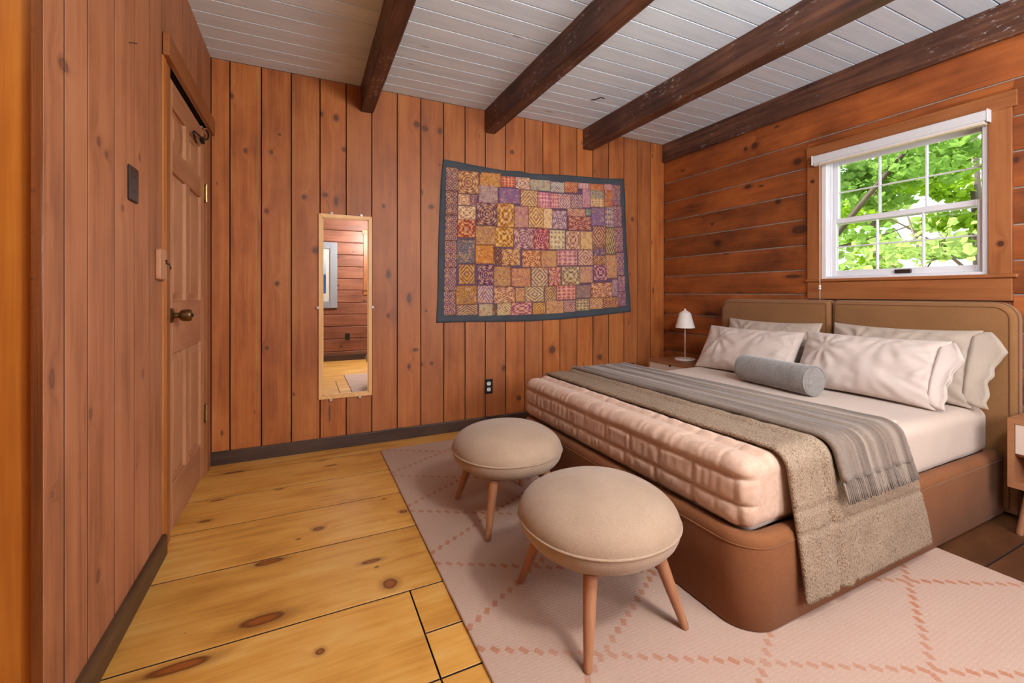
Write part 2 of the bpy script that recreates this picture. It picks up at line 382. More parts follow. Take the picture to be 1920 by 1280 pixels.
# ------------------------------------------------------------------ floor
floor = structure(MB().box(XA - .15, XR + .15, YR - .15, YB + .15, -0.10, -0.024).build('floor', dark_gap))
fy = [3.345, 3.16, 2.799, 2.450, 2.070, 1.625, 1.215, 0.771, 0.40, 0.02, -0.36, -0.72, -1.0]
def plank_floor(x0, x1, y0, y1, mat):
    o = MB().bbox(x0 + .0026, x1 - .0026, y0 + .0032, y1 - .0032, -0.0238, 0.0, 0.0009).build('plank', mat, floor); dark_edges(o, (0, 1))
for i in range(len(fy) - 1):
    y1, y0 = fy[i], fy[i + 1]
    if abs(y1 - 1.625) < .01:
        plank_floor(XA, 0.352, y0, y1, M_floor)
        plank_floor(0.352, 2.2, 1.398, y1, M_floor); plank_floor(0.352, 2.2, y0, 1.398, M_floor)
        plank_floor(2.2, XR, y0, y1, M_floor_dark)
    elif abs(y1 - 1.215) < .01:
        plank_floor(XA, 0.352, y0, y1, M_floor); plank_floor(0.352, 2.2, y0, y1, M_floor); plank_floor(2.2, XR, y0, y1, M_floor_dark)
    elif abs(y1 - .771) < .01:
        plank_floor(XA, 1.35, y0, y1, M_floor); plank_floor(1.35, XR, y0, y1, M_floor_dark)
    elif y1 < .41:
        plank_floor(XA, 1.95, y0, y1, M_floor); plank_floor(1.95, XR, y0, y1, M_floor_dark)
    else:
        plank_floor(XA, XR, y0, y1, M_floor)

# ------------------------------------------------------------------ ceiling
ceiling = structure(MB().box(XA - .15, XR + .15, YR - .15, YB + .15, ZC + .022, ZC + .16).build('ceiling', plain('ceiling_gap', (52, 52, 54), 0.9)))
y = YB; k = 0
while y > YR:
    y0 = max(YR, y - 0.132)
    # tongue-and-groove board: bevelled lower edges
    poly = [(y - .0018, ZC + .021), (y - .0018, ZC + .007), (y - .0075, ZC), (y0 + .003, ZC), (y0 + .0018, ZC + .003), (y0 + .0018, ZC + .021)]
    MB().prism(poly, XA, XR + .02, 'X').build('board', M_ceil, ceiling)
    y = y0; k += 1
beam_labels = ['dark ceiling beam nearest the door, leftmost of the four', 'dark ceiling beam ending above the left half of the patchwork tapestry',
               'dark paint-flecked ceiling beam ending above the right end of the tapestry', 'dark ceiling beam running along the top of the log wall over the window']
for i, (x0, x1) in enumerate(((.368, .458), (1.338, 1.432), (2.307, 2.412), (3.270, 3.42))):
    bm = bmesh.new(); n = 30; rng = random.Random(i)
    ys = [YB - .002 - (YB - YR - .004) * j / n for j in range(n + 1)]
    zb = 2.422
    mb = MB(); rings = []
    for yy in ys:
        j = lambda a: rng.uniform(-a, a)
        c = .006
        rings.append([(x0 + j(.001), yy, ZC - .0005), (x0 + j(.0012), yy, zb + c + j(.002)), (x0 + c + j(.002), yy, zb + j(.001)),
                      (x1 - c + j(.002), yy, zb + j(.001)), (x1 + j(.001), yy, zb + c + j(.002)), (x1 + j(.001), yy, ZC - .0005)])
    v = [q for r in rings for q in r]; f = []
    for a in range(n):
        for b in range(6): f.append((a * 6 + b, a * 6 + (b + 1) % 6, (a + 1) * 6 + (b + 1) % 6, (a + 1) * 6 + b))
    f += [tuple(range(6)), tuple(range(n * 6, n * 6 + 6))]
    o = mesh_obj('ceiling_beam', v, f, M_beam); tag(o, beam_labels[i], 'beam', 'exposed dark ceiling beams')

# ------------------------------------------------------------------ back wall: vertical planks
wall_back = structure(MB().box(XA - .15, XR + .15, YB + .012, YB + .12, -.02, ZC).build('wall_back', dark_gap))
seams = [-.541, -.438, -.26, -.082, .098, .27, .447, .632, .81, .992, 1.17, 1.346, 1.529, 1.711, 1.889, 2.064, 2.246, 2.423, 2.601, 2.786, 2.951, 3.121, 3.30]
def vplank_back(x0, x1, z0, z1, parent, mat, Y=YB, d=.012, sgn=1):
    g = .0032; c = .0022
    poly = [(x0 + g, Y + d * sgn), (x0 + g, Y + c * sgn), (x0 + g + c, Y), (x1 - g - c, Y), (x1 - g, Y + c * sgn), (x1 - g, Y + d * sgn)]
    return dark_edges(MB().prism(poly, z0, z1, 'Z').build('plank', mat, parent), (0,))
for a, b in zip(seams[:-1], seams[1:]): vplank_back(a, b, 0.0, ZC, wall_back, M_back)
bb = MB()
bb.prism([(YB - .0005, 0.001), (YB - .016, 0.001), (YB - .016, .078), (YB - .011, .085), (YB - .0005, .085)], XL + .001, XR - .003, 'X')
structure(bb.build('baseboard_back', M_base))

# ------------------------------------------------------------------ left wall: vertical planks, door opening Y 2.33..3.19
wl = MB().box(XL - .12, XL - .018, YA + .025, 2.335, -.02, ZC).box(XL - .12, XL - .018, 2.335, 3.19, 2.125, ZC).box(XL - .12, XL - .018, 3.19, YB, -.02, ZC)
wall_left = structure(wl.build('wall_left', dark_gap))
def vplank_left(y0, y1, z0, z1):
    g = .0030; c = .0008; d = .018
    poly = [(XL - d, y0 + g), (XL - c, y0 + g), (XL, y0 + g + c), (XL, y1 - g - c), (XL - c, y1 - g), (XL - d, y1 - g)]
    return dark_edges(MB().prism(poly, z0, z1, 'Z').build('plank', M_left, wall_left), (1,))
ls = [1.363, 1.463, 1.594, 1.782, 1.959, 2.123, 2.291]
for a, b in zip(ls[:-1], ls[1:]): vplank_left(a, b, 0, ZC)
for a, b in ((2.293, 2.46), (2.46, 2.63), (2.63, 2.79), (2.79, 2.96), (2.96, 3.13), (3.13, 3.342)): vplank_left(a, b, 2.18, ZC)
vplank_left(3.262, 3.342, 0, 2.18)
structure(MB().prism([(XL + .0005, .001), (XL + .018, .001), (XL + .018, .078), (XL + .013, .087), (XL + .0005, .087)], YA - .005, 2.292, 'Y').build('baseboard_left', M_basey))
MB().box(XL - .0185, XL - .0006, 1.3608, 1.3640, 0, ZC).build('end_strip', wood('rough_sawn_edge', 0, 2, (70, 34, 14), (112, 58, 24), (140, 78, 34), rk=(30, 40, .3), fine=300, bump=.5), wall_left)
# return wall facing the camera at the far left (entry recess)
wall_return = structure(MB().box(XA, XL - .1205, YA + .025, YA + .10, -.02, ZC).build('wall_return', dark_gap))
for a, b in ((-.735, -.560), (-.93, -.735), (-1.12, -.93), (-1.32, -1.12), (-1.52, -1.32), (XA, -1.52)):
    vplank_back(a, b, 0, ZC, wall_return, M_return, YA + .012, .012)
wall_recess = structure(MB().box(XA - .10, XA, YR, YA + .1, -.02, ZC).build('wall_recess', M_return))

# ------------------------------------------------------------------ door in the left wall
door = root('door_1')
jm = MB().bbox(XL - .10, XL + .004, 2.292, 2.345, 0.0, 2.107, .002); jm.build('jamb', M_jamb, door)
MB().bbox(XL - .10, XL + .001, 2.345, 2.412, 0.0, 2.107, .002).build('door_stop', M_casingz, door)
MB().bbox(XL - .10, XL - .012, 3.172, 3.20, 0.0, 2.107, .002).build('jamb', M_beam, door)
MB().bbox(XL - .10, XL + .006, 3.20, 3.262, 0.0, 2.107, .002).build('jamb', M_casingz, door)
MB().bbox(XL - .10, XL - .03, 2.345, 3.20, 2.107, 2.135, .002).build('head_jamb', dark_gap, door)
MB().bbox(XL + .0005, XL + .024, 2.290, 3.340, 2.107, 2.205, .003).build('head_casing', M_casing, door)
# leaf: stiles, rails, mullion and raised panels
DX0, DX1 = XL - .042, XL - .006
def leafpart(n, y0, y1, z0, z1, mat): return MB().bbox(DX0, DX1, y0, y1, z0, z1, .003).build(n, mat, door)
leafpart('stile', 2.414, 2.478, .014, 2.075, M_door); leafpart('stile', 3.08, 3.169, .014, 2.075, M_door)
rails = [(.014, .222), (.822, 1.062), (1.66, 1.775), (1.955, 2.075)]
for z0, z1 in rails: leafpart('rail', 2.478, 3.08, z0, z1, M_doorh)
for (a, b) in ((.222, .822), (1.062, 1.66), (1.775, 1.955)):
    leafpart('mullion', 2.725, 2.81, a, b, M_door)
    for y0, y1 in ((2.478, 2.725), (2.81, 3.08)):
        i1, i2 = .012, .045
        x0, xm, xt = DX0 + .006, DX1 - .014, DX1 - .004
        R = [[(x0, y0 + i1 * 0, a), (x0, y1, a), (x0, y1, b), (x0, y0, b)],
             [(xm, y0, a), (xm, y1, a), (xm, y1, b), (xm, y0, b)],
             [(xm, y0 + i1, a + i1), (xm, y1 - i1, a + i1), (xm, y1 - i1, b - i1), (xm, y0 + i1, b - i1)],
             [(xt, y0 + i2, a + i2), (xt, y1 - i2, a + i2), (xt, y1 - i2, b - i2), (xt, y0 + i2, b - i2)]]
        v = [q for r in R for q in r]; f = [(3, 2, 1, 0), (12, 13, 14, 15)]
        for r in range(3):
            for q in range(4): f.append((r * 4 + q, r * 4 + (q + 1) % 4, r * 4 + 4 + (q + 1) % 4, r * 4 + 4 + q))
        mesh_obj('panel', v, f, M_door, door)
kn = MB(); kc = (DX1, 2.452, 1.0)
kn.lathe([(.034, 0), (.034, .004), (.028, .010), (.014, .014), (.013, .030), (.022, .036), (.027, .044), (.028, .066), (.025, .076), (.012, .079), (0, .079)], kc, 24, 'X')
kb = kn.build('door_knob', M_brass, door, 35)
MB().lathe([(.008, 0), (.008, .004), (.005, .006), (0, .006)], (kc[0] + .079, kc[1], kc[2]), 12, 'X').build('keyhole', M_black, kb, 35)
for z in (1.706, .376):
    h = MB().tube([(XL + .004, 3.186, z - .045), (XL + .004, 3.186, z + .045)], .0075, 10)
    h.bbox(XL - .011, XL - .004, 3.150, 3.222, z - .042, z + .042, .001)
    for q in (-.049, .049): h.lathe([(.0085, -.004), (.0085, .003), (.004, .006), (0, .006)], (XL + .004, 3.186, z + q), 10)
    h.build('hinge', M_hinge, door, 40)
# latch block beside the door
lb = thing('latch_block', (XL, 2.24, 1.156), 'small wooden latch block with a tiny hook beside the door', 'latch')
MB().prism(rrect(2.195, 2.286, 1.156, 1.281, .012, 3), XL + .0005, XL + .018, 'X', .003).build('block', M_door, lb)
MB().tube([(XL + .018, 2.266, 1.225), (XL + .03, 2.266, 1.222), (XL + .034, 2.266, 1.212), (XL + .034, 2.266, 1.200)], .003, 6).build('hook', M_black, lb, True)
MB().lathe([(.006, 0), (.006, .004), (.003, .006), (0, .006)], (XL + .018, 2.266, 1.235), 10, 'X').build('screw', M_black, lb, True)
# switch plate
sp = thing('switch_plate', (XL, 1.932, 1.42), 'dark bronze blank switch plate on the plank wall', 'switch plate')
MB().prism(rrect(1.888, 1.978, 1.418, 1.539, .004, 3), XL + .0005, XL + .008, 'X', .004).build('plate', M_bronze, sp)
for z in (1.505, 1.452): MB().lathe([(.004, 0), (.004, .0012), (0, .002)], (XL + .008, 1.933, z), 10, 'X').build('screw', M_black, sp, True)
# wrought iron hook on the door head
hk = thing('door_hook', (XL, 3.05, 1.98), 'black wrought-iron curled hook at the top corner of the door', 'hook')
crv = [(XL + .010, 2.90, 1.925), (XL + .016, 2.845, 1.914), (XL + .020, 2.79, 1.916), (XL + .020, 2.765, 1.930), (XL + .018, 2.775, 1.946), (XL + .014, 2.83, 1.962), (XL + .012, 2.92, 1.975),
       (XL + .014, 3.02, 1.988), (XL + .020, 3.09, 2.005), (XL + .022, 3.135, 2.032), (XL + .018, 3.15, 2.060), (XL + .012, 3.13, 2.074)]
def smooth_pts(P, k=4):
    P = [Vector(p) for p in P]; out = []
    for i in range(len(P) - 1):
        p0, p1, p2, p3 = P[max(i - 1, 0)], P[i], P[i + 1], P[min(i + 2, len(P) - 1)]
        for j in range(k):
            t = j / k
            out.append(0.5 * ((2 * p1) + (p2 - p0) * t + (2 * p0 - 5 * p1 + 4 * p2 - p3) * t * t + (3 * p1 - p0 - 3 * p2 + p3) * t ** 3))
    return out + [P[-1]]
MB().tube(smooth_pts(crv), .0055, 8).build('hook_bar', M_iron, hk, True)
MB().prism(rrect(3.05, 3.10, 1.975, 2.010, .008, 3), XL - .006, XL + .012, 'X', .002).build('hook_plate', M_iron, hk)
# bent nail high on the left wall
nl = MB().tube([(XL - .004, 1.905, 1.955), (XL + .022, 1.905, 1.957), (XL + .026, 1.899, 1.954)], .002, 6)
tag(nl.build('nail', M_steel, None, True), 'small bent nail in the plank wall above the switch plate', 'nail')

# ------------------------------------------------------------------ right wall: horizontal logs round a window
WY0, WY1, WZ0, WZ1 = 1.010, 1.850, 1.190, 2.060
TY0, TY1 = .925, 1.937
wr = MB().box(XR + .02, XR + .15, YR - .15, WY0, -.02, ZC).box(XR + .02, XR + .15, WY1, YB + .02, -.02, ZC)
wr.box(XR + .02, XR + .15, WY0, WY1, -.02, WZ0).box(XR + .02, XR + .15, WY0, WY1, WZ1, ZC)
wall_right = structure(wr.build('wall_right', M_chink))
zs = [2.44, 2.207, 2.013, 1.831, 1.643, 1.455, 1.272, 1.095, .896, .711, .53, .35, .17, 0.0]
def log(y0, y1, z0, z1, mat=M_log):
    g = .005
    n = 7; rows = []
    pr = []
    h = z1 - z0 - 2 * g
    for i in range(n):
        t = i / (n - 1); zz = z0 + g + h * t
        e = min(t, 1 - t) * h
        pr.append((XR + (.010 * max(0, 1 - e / .014)) ** 1.0, zz))
    poly = pr + [(XR + .0205, z1 - g), (XR + .0205, z0 + g)]
    return MB().prism(poly, y0, y1, 'Y').build('log', mat, wall_right, 40)
TZ0, TZ1 = 1.062, 2.145
for i in range(len(zs) - 1):
    z1, z0 = zs[i], zs[i + 1]
    if i == 0:
        log(2.343, YB - .002, z0, z1); log(.10, 2.34, z0, z1); log(YR, .097, z0, z1)
    elif z1 > TZ0 + .01 and z0 < TZ1 - .01:
        if i == 1:      # this log runs over the window head
            log(TY1 - .002, YB - .002, z0, z1); log(YR, TY0 - .002, z0, z1)
            if z1 - TZ1 > .03: log(TY0 - .002, TY1 - .002, TZ1 + .002, z1)
        elif z0 < TZ0 < z1:
            log(TY1 - .002, YB - .002, z0, z1); log(YR, TY0 - .002, z0, z1); log(TY0 - .002, TY1 - .002, z0, TZ0 - .001)
        else:
            log(TY1 + .001, YB - .002, z0, z1); log(YR, TY0 - .001, z0, z1)
    else:
        log(YR, YB - .002, z0, z1)

win = root('window_1')
MB().bbox(XR - .014, XR + .012, TY0, WY0 + .002, WZ0 + .012, WZ1, .002).build('casing', M_casingz, win)
MB().bbox(XR - .014, XR + .012, WY1 - .002, TY1, WZ0 + .012, WZ1, .002).build('casing', M_casingz, win)
MB().bbox(XR - .016, XR + .012, TY0 - .018, TY1 + .004, WZ1, TZ1, .002).build('head_casing', M_casing, win)
MB().bbox(XR - .026, XR + .05, TY0 - .022, TY1 + .006, WZ0 - .008, WZ0 + .012, .004).build('sill', M_casing, win)
MB().bbox(XR - .012, XR + .012, TY0, TY1, TZ0, WZ0 - .008, .002).build('apron', M_casing, win)
fw = .030
fr = MB()
for (y0, y1, z0, z1) in ((WY0, WY0 + fw, WZ0 + .012, WZ1), (WY1 - fw, WY1, WZ0 + .012, WZ1), (WY0 + fw, WY1 - fw, WZ0 + .012, WZ0 + .028), (WY0 + fw, WY1 - fw, WZ1 - fw, WZ1)):
    fr.bbox(XR + .005, XR + .135, y0, y1, z0, z1, .002)
fr.build('window_frame', M_white, win)
jl = MB()      # jamb liner tracks
for yy in (WY0 + fw + .004, WY1 - fw - .004): jl.bbox(XR + .055, XR + .062, yy - .004, yy + .004, WZ0 + .028, WZ1 - fw, .001)
jl.build('jamb_track', M_white, win)
def sash(x0, x1, z0, z1, rb, rt, sy, name):
    y0, y1 = WY0 + fw + .001, WY1 - fw - .001
    s = MB()
    s.bbox(x0, x1, y0, y0 + sy, z0, z1, .003); s.bbox(x0, x1, y1 - sy, y1, z0, z1, .003)
    s.bbox(x0, x1, y0 + sy, y1 - sy, z0, z0 + rb, .003); s.bbox(x0, x1, y0 + sy, y1 - sy, z1 - rt, z1, .003)
    so = s.build('sash', M_white, win)
    gy0, gy1, gz0, gz1 = y0 + sy, y1 - sy, z0 + rb, z1 - rt
    xm = (x0 + x1) / 2; mw = .0055
    for j in (1, 2):
        c = gy0 + (gy1 - gy0) * j / 3; MB().bbox(xm - .010, xm + .010, c - mw, c + mw, gz0, gz1, .002).build('muntin', M_white, so)
    zc = (gz0 + gz1) / 2
    for j in range(3):
        a = gy0 + (gy1 - gy0) * j / 3 + (mw if j else 0); b = gy0 + (gy1 - gy0) * (j + 1) / 3 - (mw if j < 2 else 0)
        MB().bbox(xm - .009, xm + .009, a, b, zc - mw * .8, zc + mw * .8, .002).build('muntin', M_white, so)
        for (p, q) in ((gz0, zc - mw * .8), (zc + mw * .8, gz1)): MB().box(xm - .002, xm + .002, a, b, p, q).build('pane', M_glass, so)
    return so
ZM = 1.600
sash(XR + .092, XR + .122, ZM - .018, WZ1 - fw - .001, .030, .030, .030, 'upper')
lo_s = sash(XR + .058, XR + .088, WZ0 + .029, ZM + .020, .040, .034, .036, 'lower')
MB().bbox(XR + .044, XR + .058, 1.362, 1.446, WZ0 + .036, WZ0 + .060, .003).build('sash_lift', M_bronze, lo_s)
# blind headrail and cord
bl = thing('window_blind', (XR - .03, 1.43, 2.0), 'white raised window blind with a narrow headrail and beaded cord', 'blind')
MB().bbox(XR - .058, XR - .016, 1.004, 1.876, 2.012, 2.066, .004).build('headrail', M_blind, bl)
MB().bbox(XR - .056, XR - .018, 1.012, 1.868, 1.994, 2.006, .002).build('bottom_rail', plain('cream_rail', (214, 200, 178), .5), bl)
MB().bbox(XR - .052, XR - .022, 1.014, 1.866, 2.006, 2.012, .001).build('slats', M_white, bl)
for yy in (1.001, 1.879): MB().bbox(XR - .060, XR - .0155, yy - .003, yy + .003, 2.004, 2.070, .001).build('end_cap', M_white, bl)
cd = MB().tube([(XR - .064, 1.822, 2.008), (XR - .064, 1.822, 1.5), (XR - .063, 1.822, 1.0)], .0022, 6).build('cord', M_socket, bl, True)
for zz in (1.150, 1.135): MB().lathe([(0, -.009), (.006, -.006), (.008, 0), (.006, .006), (0, .009)], (XR - .064, 1.822, zz), 12).build('bead', M_socket, cd, True)

# ------------------------------------------------------------------ rear wall (seen in the mirror): logs, window, picture
RX0, RX1, RZ0, RZ1 = .985, 2.52, 1.15, 2.09
wq = MB().box(XA, RX0, YR - .15, YR - .02, -.02, ZC).box(RX1, XR + .02, YR - .15, YR - .02, -.02, ZC).box(RX0, RX1, YR - .15, YR - .02, -.02, RZ0).box(RX0, RX1, YR - .15, YR - .02, RZ1, ZC)
wall_rear = structure(wq.build('wall_rear', dark_gap))
rz = [ZC, 2.33, 2.135, 1.94, 1.74, 1.54, 1.342, 1.153, .95, .755, .558, .354, .151, 0]
for z1, z0 in zip(rz[:-1], rz[1:]):
    def rl(x0, x1, z0=z0, z1=z1):
        g = .003; c = .008
        poly = [(YR - .0205, z0 + g), (YR - c, z0 + g), (YR, z0 + g + c), (YR, z1 - g - c), (YR - c, z1 - g), (YR - .0205, z1 - g)]
        MB().prism(poly, x0, x1, 'X').build('log', M_rear, wall_rear)
    if z1 > 1.09 and z0 < 2.17:
        rl(XA, .887); rl(2.62, XR)
        if z1 > 2.19: rl(.887, 2.62, 2.171, z1)
        if z0 < 1.06: rl(.887, 2.62, z0, 1.074)
    else: rl(XA, XR)
structure(MB().prism([(YR + .0005, .001), (YR + .016, .001), (YR + .016, .09), (YR + .012, .10), (YR + .0005, .10)], XA + .001, XR - .003, 'X').build('baseboard_rear', M_base))
win2 = root('window_2')
MB().bbox(.889, RX0, YR - .02, YR + .014, 1.165, 2.09, .002).build('casing', M_casingz, win2)
MB().bbox(RX1, 2.618, YR - .02, YR + .014, 1.165, 2.09, .002).build('casing', M_casingz, win2)
MB().bbox(.870, 2.637, YR - .02, YR + .016, 2.09, 2.17, .002).build('head_casing', M_casing, win2)
MB().bbox(.875, 2.632, YR - .02, YR + .026, 1.145, 1.165, .003).build('sill', M_casing, win2)
MB().bbox(.889, 2.618, YR - .02, YR + .012, 1.075, 1.145, .002).build('apron', M_casing, win2)
wf = MB()
for (x0, x1, z0, z1) in ((RX0, RX0 + .03, RZ0, RZ1), (RX1 - .03, RX1, RZ0, RZ1), (RX0 + .03, RX1 - .03, RZ0, RZ0 + .03), (RX0 + .03, RX1 - .03, RZ1 - .03, RZ1)):
    wf.bbox(x0, x1, YR - .12, YR - .03, z0, z1, .002)
wf.build('window_frame', M_white, win2)
MB().box(RX0 + .03, RX1 - .03, YR - .10, YR - .096, RZ0 + .03, RZ1 - .03).build('pane', M_glass, win2)
pc = thing('framed_print', (0, YR, .864), 'grey-framed blue print with a white mat reflected in the mirror', 'picture')
PX0, PX1, PZ0, PZ1 = -.32, .481, .864, 1.93
pf = MB()
for (x0, x1, z0, z1) in ((PX0, PX0 + .11, PZ0, PZ1), (PX1 - .11, PX1, PZ0, PZ1), (PX0 + .11, PX1 - .11, PZ0, PZ0 + .108), (PX0 + .11, PX1 - .11, PZ1 - .108, PZ1)):
    pf.bbox(x0, x1, YR + .001, YR + .03, z0, z1, .004)
pf.build('frame', plain('grey_frame', (146, 147, 152), .6, var=.06, scale=8), pc)
MB().box(PX0 + .108, PX1 - .108, YR + .004, YR + .012, PZ0 + .106, PZ1 - .106).build('mat', plain('mat_board', (204, 199, 192), .8, var=.02), pc)
def print_mat():
    t = NT('blue_print'); p = t.sep(t.pos()); n = t.noise(t.pos(), 6, 4)
    h = t.math('ADD', p[2], t.math('MULTIPLY', n, .12))
    c = t.ramp(t.maprange(h, 1.1, 1.78, 0, 1), [(0, lin((60, 96, 96))), (.15, lin((50, 84, 130))), (.5, lin((36, 66, 110))), (.55, lin((150, 170, 184))), (1, lin((196, 204, 206)))])
    return t.set(c, .6)
MB().box(PX0 + .168, PX1 - .168, YR + .012, YR + .0135, 1.10, 1.705).build('print', print_mat(), pc)

# ------------------------------------------------------------------ power outlets
def outlet(x0, x1, z0, z1, label, two=True, face=1, Y=YB, dark=False):
    o = thing('power_outlet', ((x0 + x1) / 2, Y, z0), label, 'outlet', 'black outlet plates')
    Yf = Y - .006 * face
    MB().prism(rrect(x0, x1, z0, z1, .004, 3), min(Y - .0005 * face, Yf), max(Y - .0005 * face, Yf), 'Y', .002).build('plate', M_black, o)
    cx = (x0 + x1) / 2; h = (z1 - z0)
    for q in (.3, .7):
        zc = z0 + h * q
        s = MB().prism(rrect(cx - .017, cx + .017, zc - .015, zc + .015, .010, 4), min(Yf, Yf - .003 * face), max(Yf, Yf - .003 * face), 'Y', .001).build('socket', M_black if dark else M_socket, o)
        sl = MB()
        for dx in (-.006, .006): sl.box(cx + dx - .0012, cx + dx + .0012, min(Yf - .0028 * face, Yf - .0036 * face), max(Yf - .0028 * face, Yf - .0036 * face), zc, zc + .009)
        sl.build('slot', M_black, s)
    return o
outlet(1.338, 1.410, .272, .393, 'black outlet plate with white sockets on the plank wall above the baseboard')
outlet(2.832, 2.904, .305, .425, 'black outlet plate low on the plank wall just beside the far nightstand', dark=True)
outlet(.604, .676, .33, .443, 'black outlet on the rear log wall, seen in the mirror', face=-1, Y=YR, dark=True)

# ------------------------------------------------------------------ wall mirror
mi = thing('wall_mirror', (.268, YB, .357), 'tall narrow mirror in a pale pine frame on the plank wall', 'mirror')
MX0, MX1, MZ0, MZ1 = .088, .447, .357, 1.660
fwid = .026
for nm, poly in (('frame_rail', [(MX0, MZ1), (MX1, MZ1), (MX1 - fwid, MZ1 - fwid), (MX0 + fwid, MZ1 - fwid)]), ('frame_rail', [(MX0, MZ0), (MX0 + fwid, MZ0 + fwid), (MX1 - fwid, MZ0 + fwid), (MX1, MZ0)]),
                 ('frame_stile', [(MX0, MZ0), (MX0, MZ1), (MX0 + fwid, MZ1 - fwid), (MX0 + fwid, MZ0 + fwid)]), ('frame_stile', [(MX1, MZ0), (MX1 - fwid, MZ0 + fwid), (MX1 - fwid, MZ1 - fwid), (MX1, MZ1)])):
    MB().prism(poly, YB - .018, YB - .001, 'Y', .0025).build(nm, M_mframe, mi)
il = MB()
for (x0, x1, z0, z1) in ((MX0 + fwid - .001, MX0 + fwid + .006, MZ0 + fwid, MZ1 - fwid), (MX1 - fwid - .006, MX1 - fwid + .001, MZ0 + fwid, MZ1 - fwid), (MX0 + fwid, MX1 - fwid, MZ0 + fwid - .001, MZ0 + fwid + .006), (MX0 + fwid, MX1 - fwid, MZ1 - fwid - .006, MZ1 - fwid + .001)):
    il.box(x0, x1, YB - .012, YB - .002, z0, z1)
il.build('inner_lip', M_mframe, mi)
MB().box(MX0 + fwid - .004, MX1 - fwid + .004, YB - .008, YB - .004, MZ0 + fwid - .004, MZ1 - fwid + .004).build('mirror_glass', M_mirror, mi)
for (x, z, ax) in ((.173, MZ1 + .004, 1), (.372, MZ1 + .004, 1), (.168, MZ0 - .004, -1), (.362, MZ0 - .004, -1), (MX0 - .004, 1.0, 0), (MX1 + .004, 1.0, 0)):
    c = MB().lathe([(.009, 0), (.009, .019), (.006, .023), (0, .023)], (x, YB - .0245, z), 12, 'Y').build('clip', M_clip, mi, 40)
    MB().lathe([(0, -.001), (.004, -.001), (.004, .001), (0, .001)], (x, YB - .0255, z), 8, 'Y').build('clip_screw', M_steel, c)

# ------------------------------------------------------------------ lights outside the frame: an added fill globe behind the camera, a warm lamp in the entry recess
def emit(name, c, s):
    t = NT(name); t.b.inputs['Emission Color'].default_value = c + (1,); t.b.inputs['Emission Strength'].default_value = s
    return t.set((.9, .9, .88, 1), .5)
def unseen_lamp(x, y, r, drop, mat, label):
    L = thing('unseen_lamp', (x, y, ZC), label, 'lamp')
    MB().lathe([(0, 0), (.07, 0), (.07, -.014), (.012, -.024), (.012, -drop), (0, -drop)], (x, y, ZC - .0005), 24).build('canopy', M_bronze, L, 40)
    MB().lathe([(0, r * .9), (r * .45, r * .78), (r * .8, r * .5), (r, 0), (r * .8, -r * .5), (r * .45, -r * .78), (0, -r * .9)], (x, y, ZC - drop - r * .88), 24).build('globe', mat, L, True)
    return L
unseen_lamp(1.09, -.12, .15, .40, emit('fill_glow', (1.0, .98, .95), 104.0), 'added fill light, a frosted globe hung behind the camera between two beams')  # added to even out the room light, no fixture known here
unseen_lamp(-1.08, .45, .10, .08, emit('warm_lamp_glow', (1.0, .74, .30), 20.0), 'small warm globe lamp in the entry recess left of the camera')

# ------------------------------------------------------------------ patchwork tapestry on the back wall
tp = thing('patchwork_tapestry', (1.9, YB, .86), 'patchwork embroidered tapestry with a slate cloth border hung on the plank wall', 'tapestry')
def slate_mat():
    t = NT('slate_cloth'); f = t.noise(t.pos(), 260, 3); g = t.noise(t.pos(), 5, 3)
    t.bump(t.math('ADD', f, t.math('MULTIPLY', g, 2)), .25, .004)
    return t.set(t.mix(g, lin((56, 61, 68)), lin((84, 89, 96))), .9, 0, .2)
M_slate = slate_mat()
OUT = [(0.986, 2.156), (1.149, 2.148), (1.338, 2.136), (1.522, 2.132), (1.659, 2.143), (1.771, 2.135), (1.916, 2.148), (2.111, 2.162), (2.348, 2.173), (2.58, 2.183), (2.783, 2.206),
       (2.792, 1.949), (2.806, 1.668), (2.82, 1.416), (2.838, 1.19), (2.863, 0.922), (2.58, 0.902), (2.316, 0.883), (2.035, 0.867), (1.743, 0.86), (1.469, 0.864), (1.211, 0.869),
       (0.931, 0.871), (0.941, 1.082), (0.945, 1.321), (0.95, 1.561), (0.959, 1.79), (0.969, 1.985)]
def edge(pts, t):
    n = len(pts) - 1; s = min(t * n, n - 1e-6); i = int(s); q = s - i
    return (pts[i][0] * (1 - q) + pts[i + 1][0] * q, pts[i][1] * (1 - q) + pts[i + 1][1] * q)
TOP, RGT, BOT, LFT = OUT[0:11], OUT[10:16], OUT[15:23][::-1], ([OUT[0]] + OUT[22:][::-1][:-1] + [OUT[22]])
def coons(u, v):     # u left->right, v top->bottom
    T, B, L, R = edge(TOP, u), edge(BOT, u), edge(LFT, v), edge(RGT, v)
    o = []
    for k in (0, 1):
        o.append((1 - v) * T[k] + v * B[k] + (1 - u) * L[k] + u * R[k] - ((1 - u) * (1 - v) * OUT[0][k] + u * (1 - v) * OUT[10][k] + (1 - u) * v * OUT[22][k] + u * v * OUT[15][k]))
    return o
NU, NV = 84, 54
v = []; f = []
for j in range(NV + 1):
    for i in range(NU + 1):
        u_, v_ = i / NU, j / NV
        x, z = coons(u_, v_)
        edgeness = max(0, 1 - min(v_, 1 - v_, u_ * 1.5, (1 - u_) * 1.5) / .10)
        d = .005 + edgeness * (.004 + .006 * mnoise.noise((x * 7, z * 7, 1.3)))
        if v_ < .09: d += .007 * max(0, mnoise.noise((x * 16 + z * 20, z * 6, 4.0)))
        v.append((x, YB - max(.003, d), z))
n0 = len(v)
for j in range(NV + 1):
    for i in range(NU + 1): x, _, z = v[j * (NU + 1) + i]; v.append((x, YB - .0012, z))
W = NU + 1
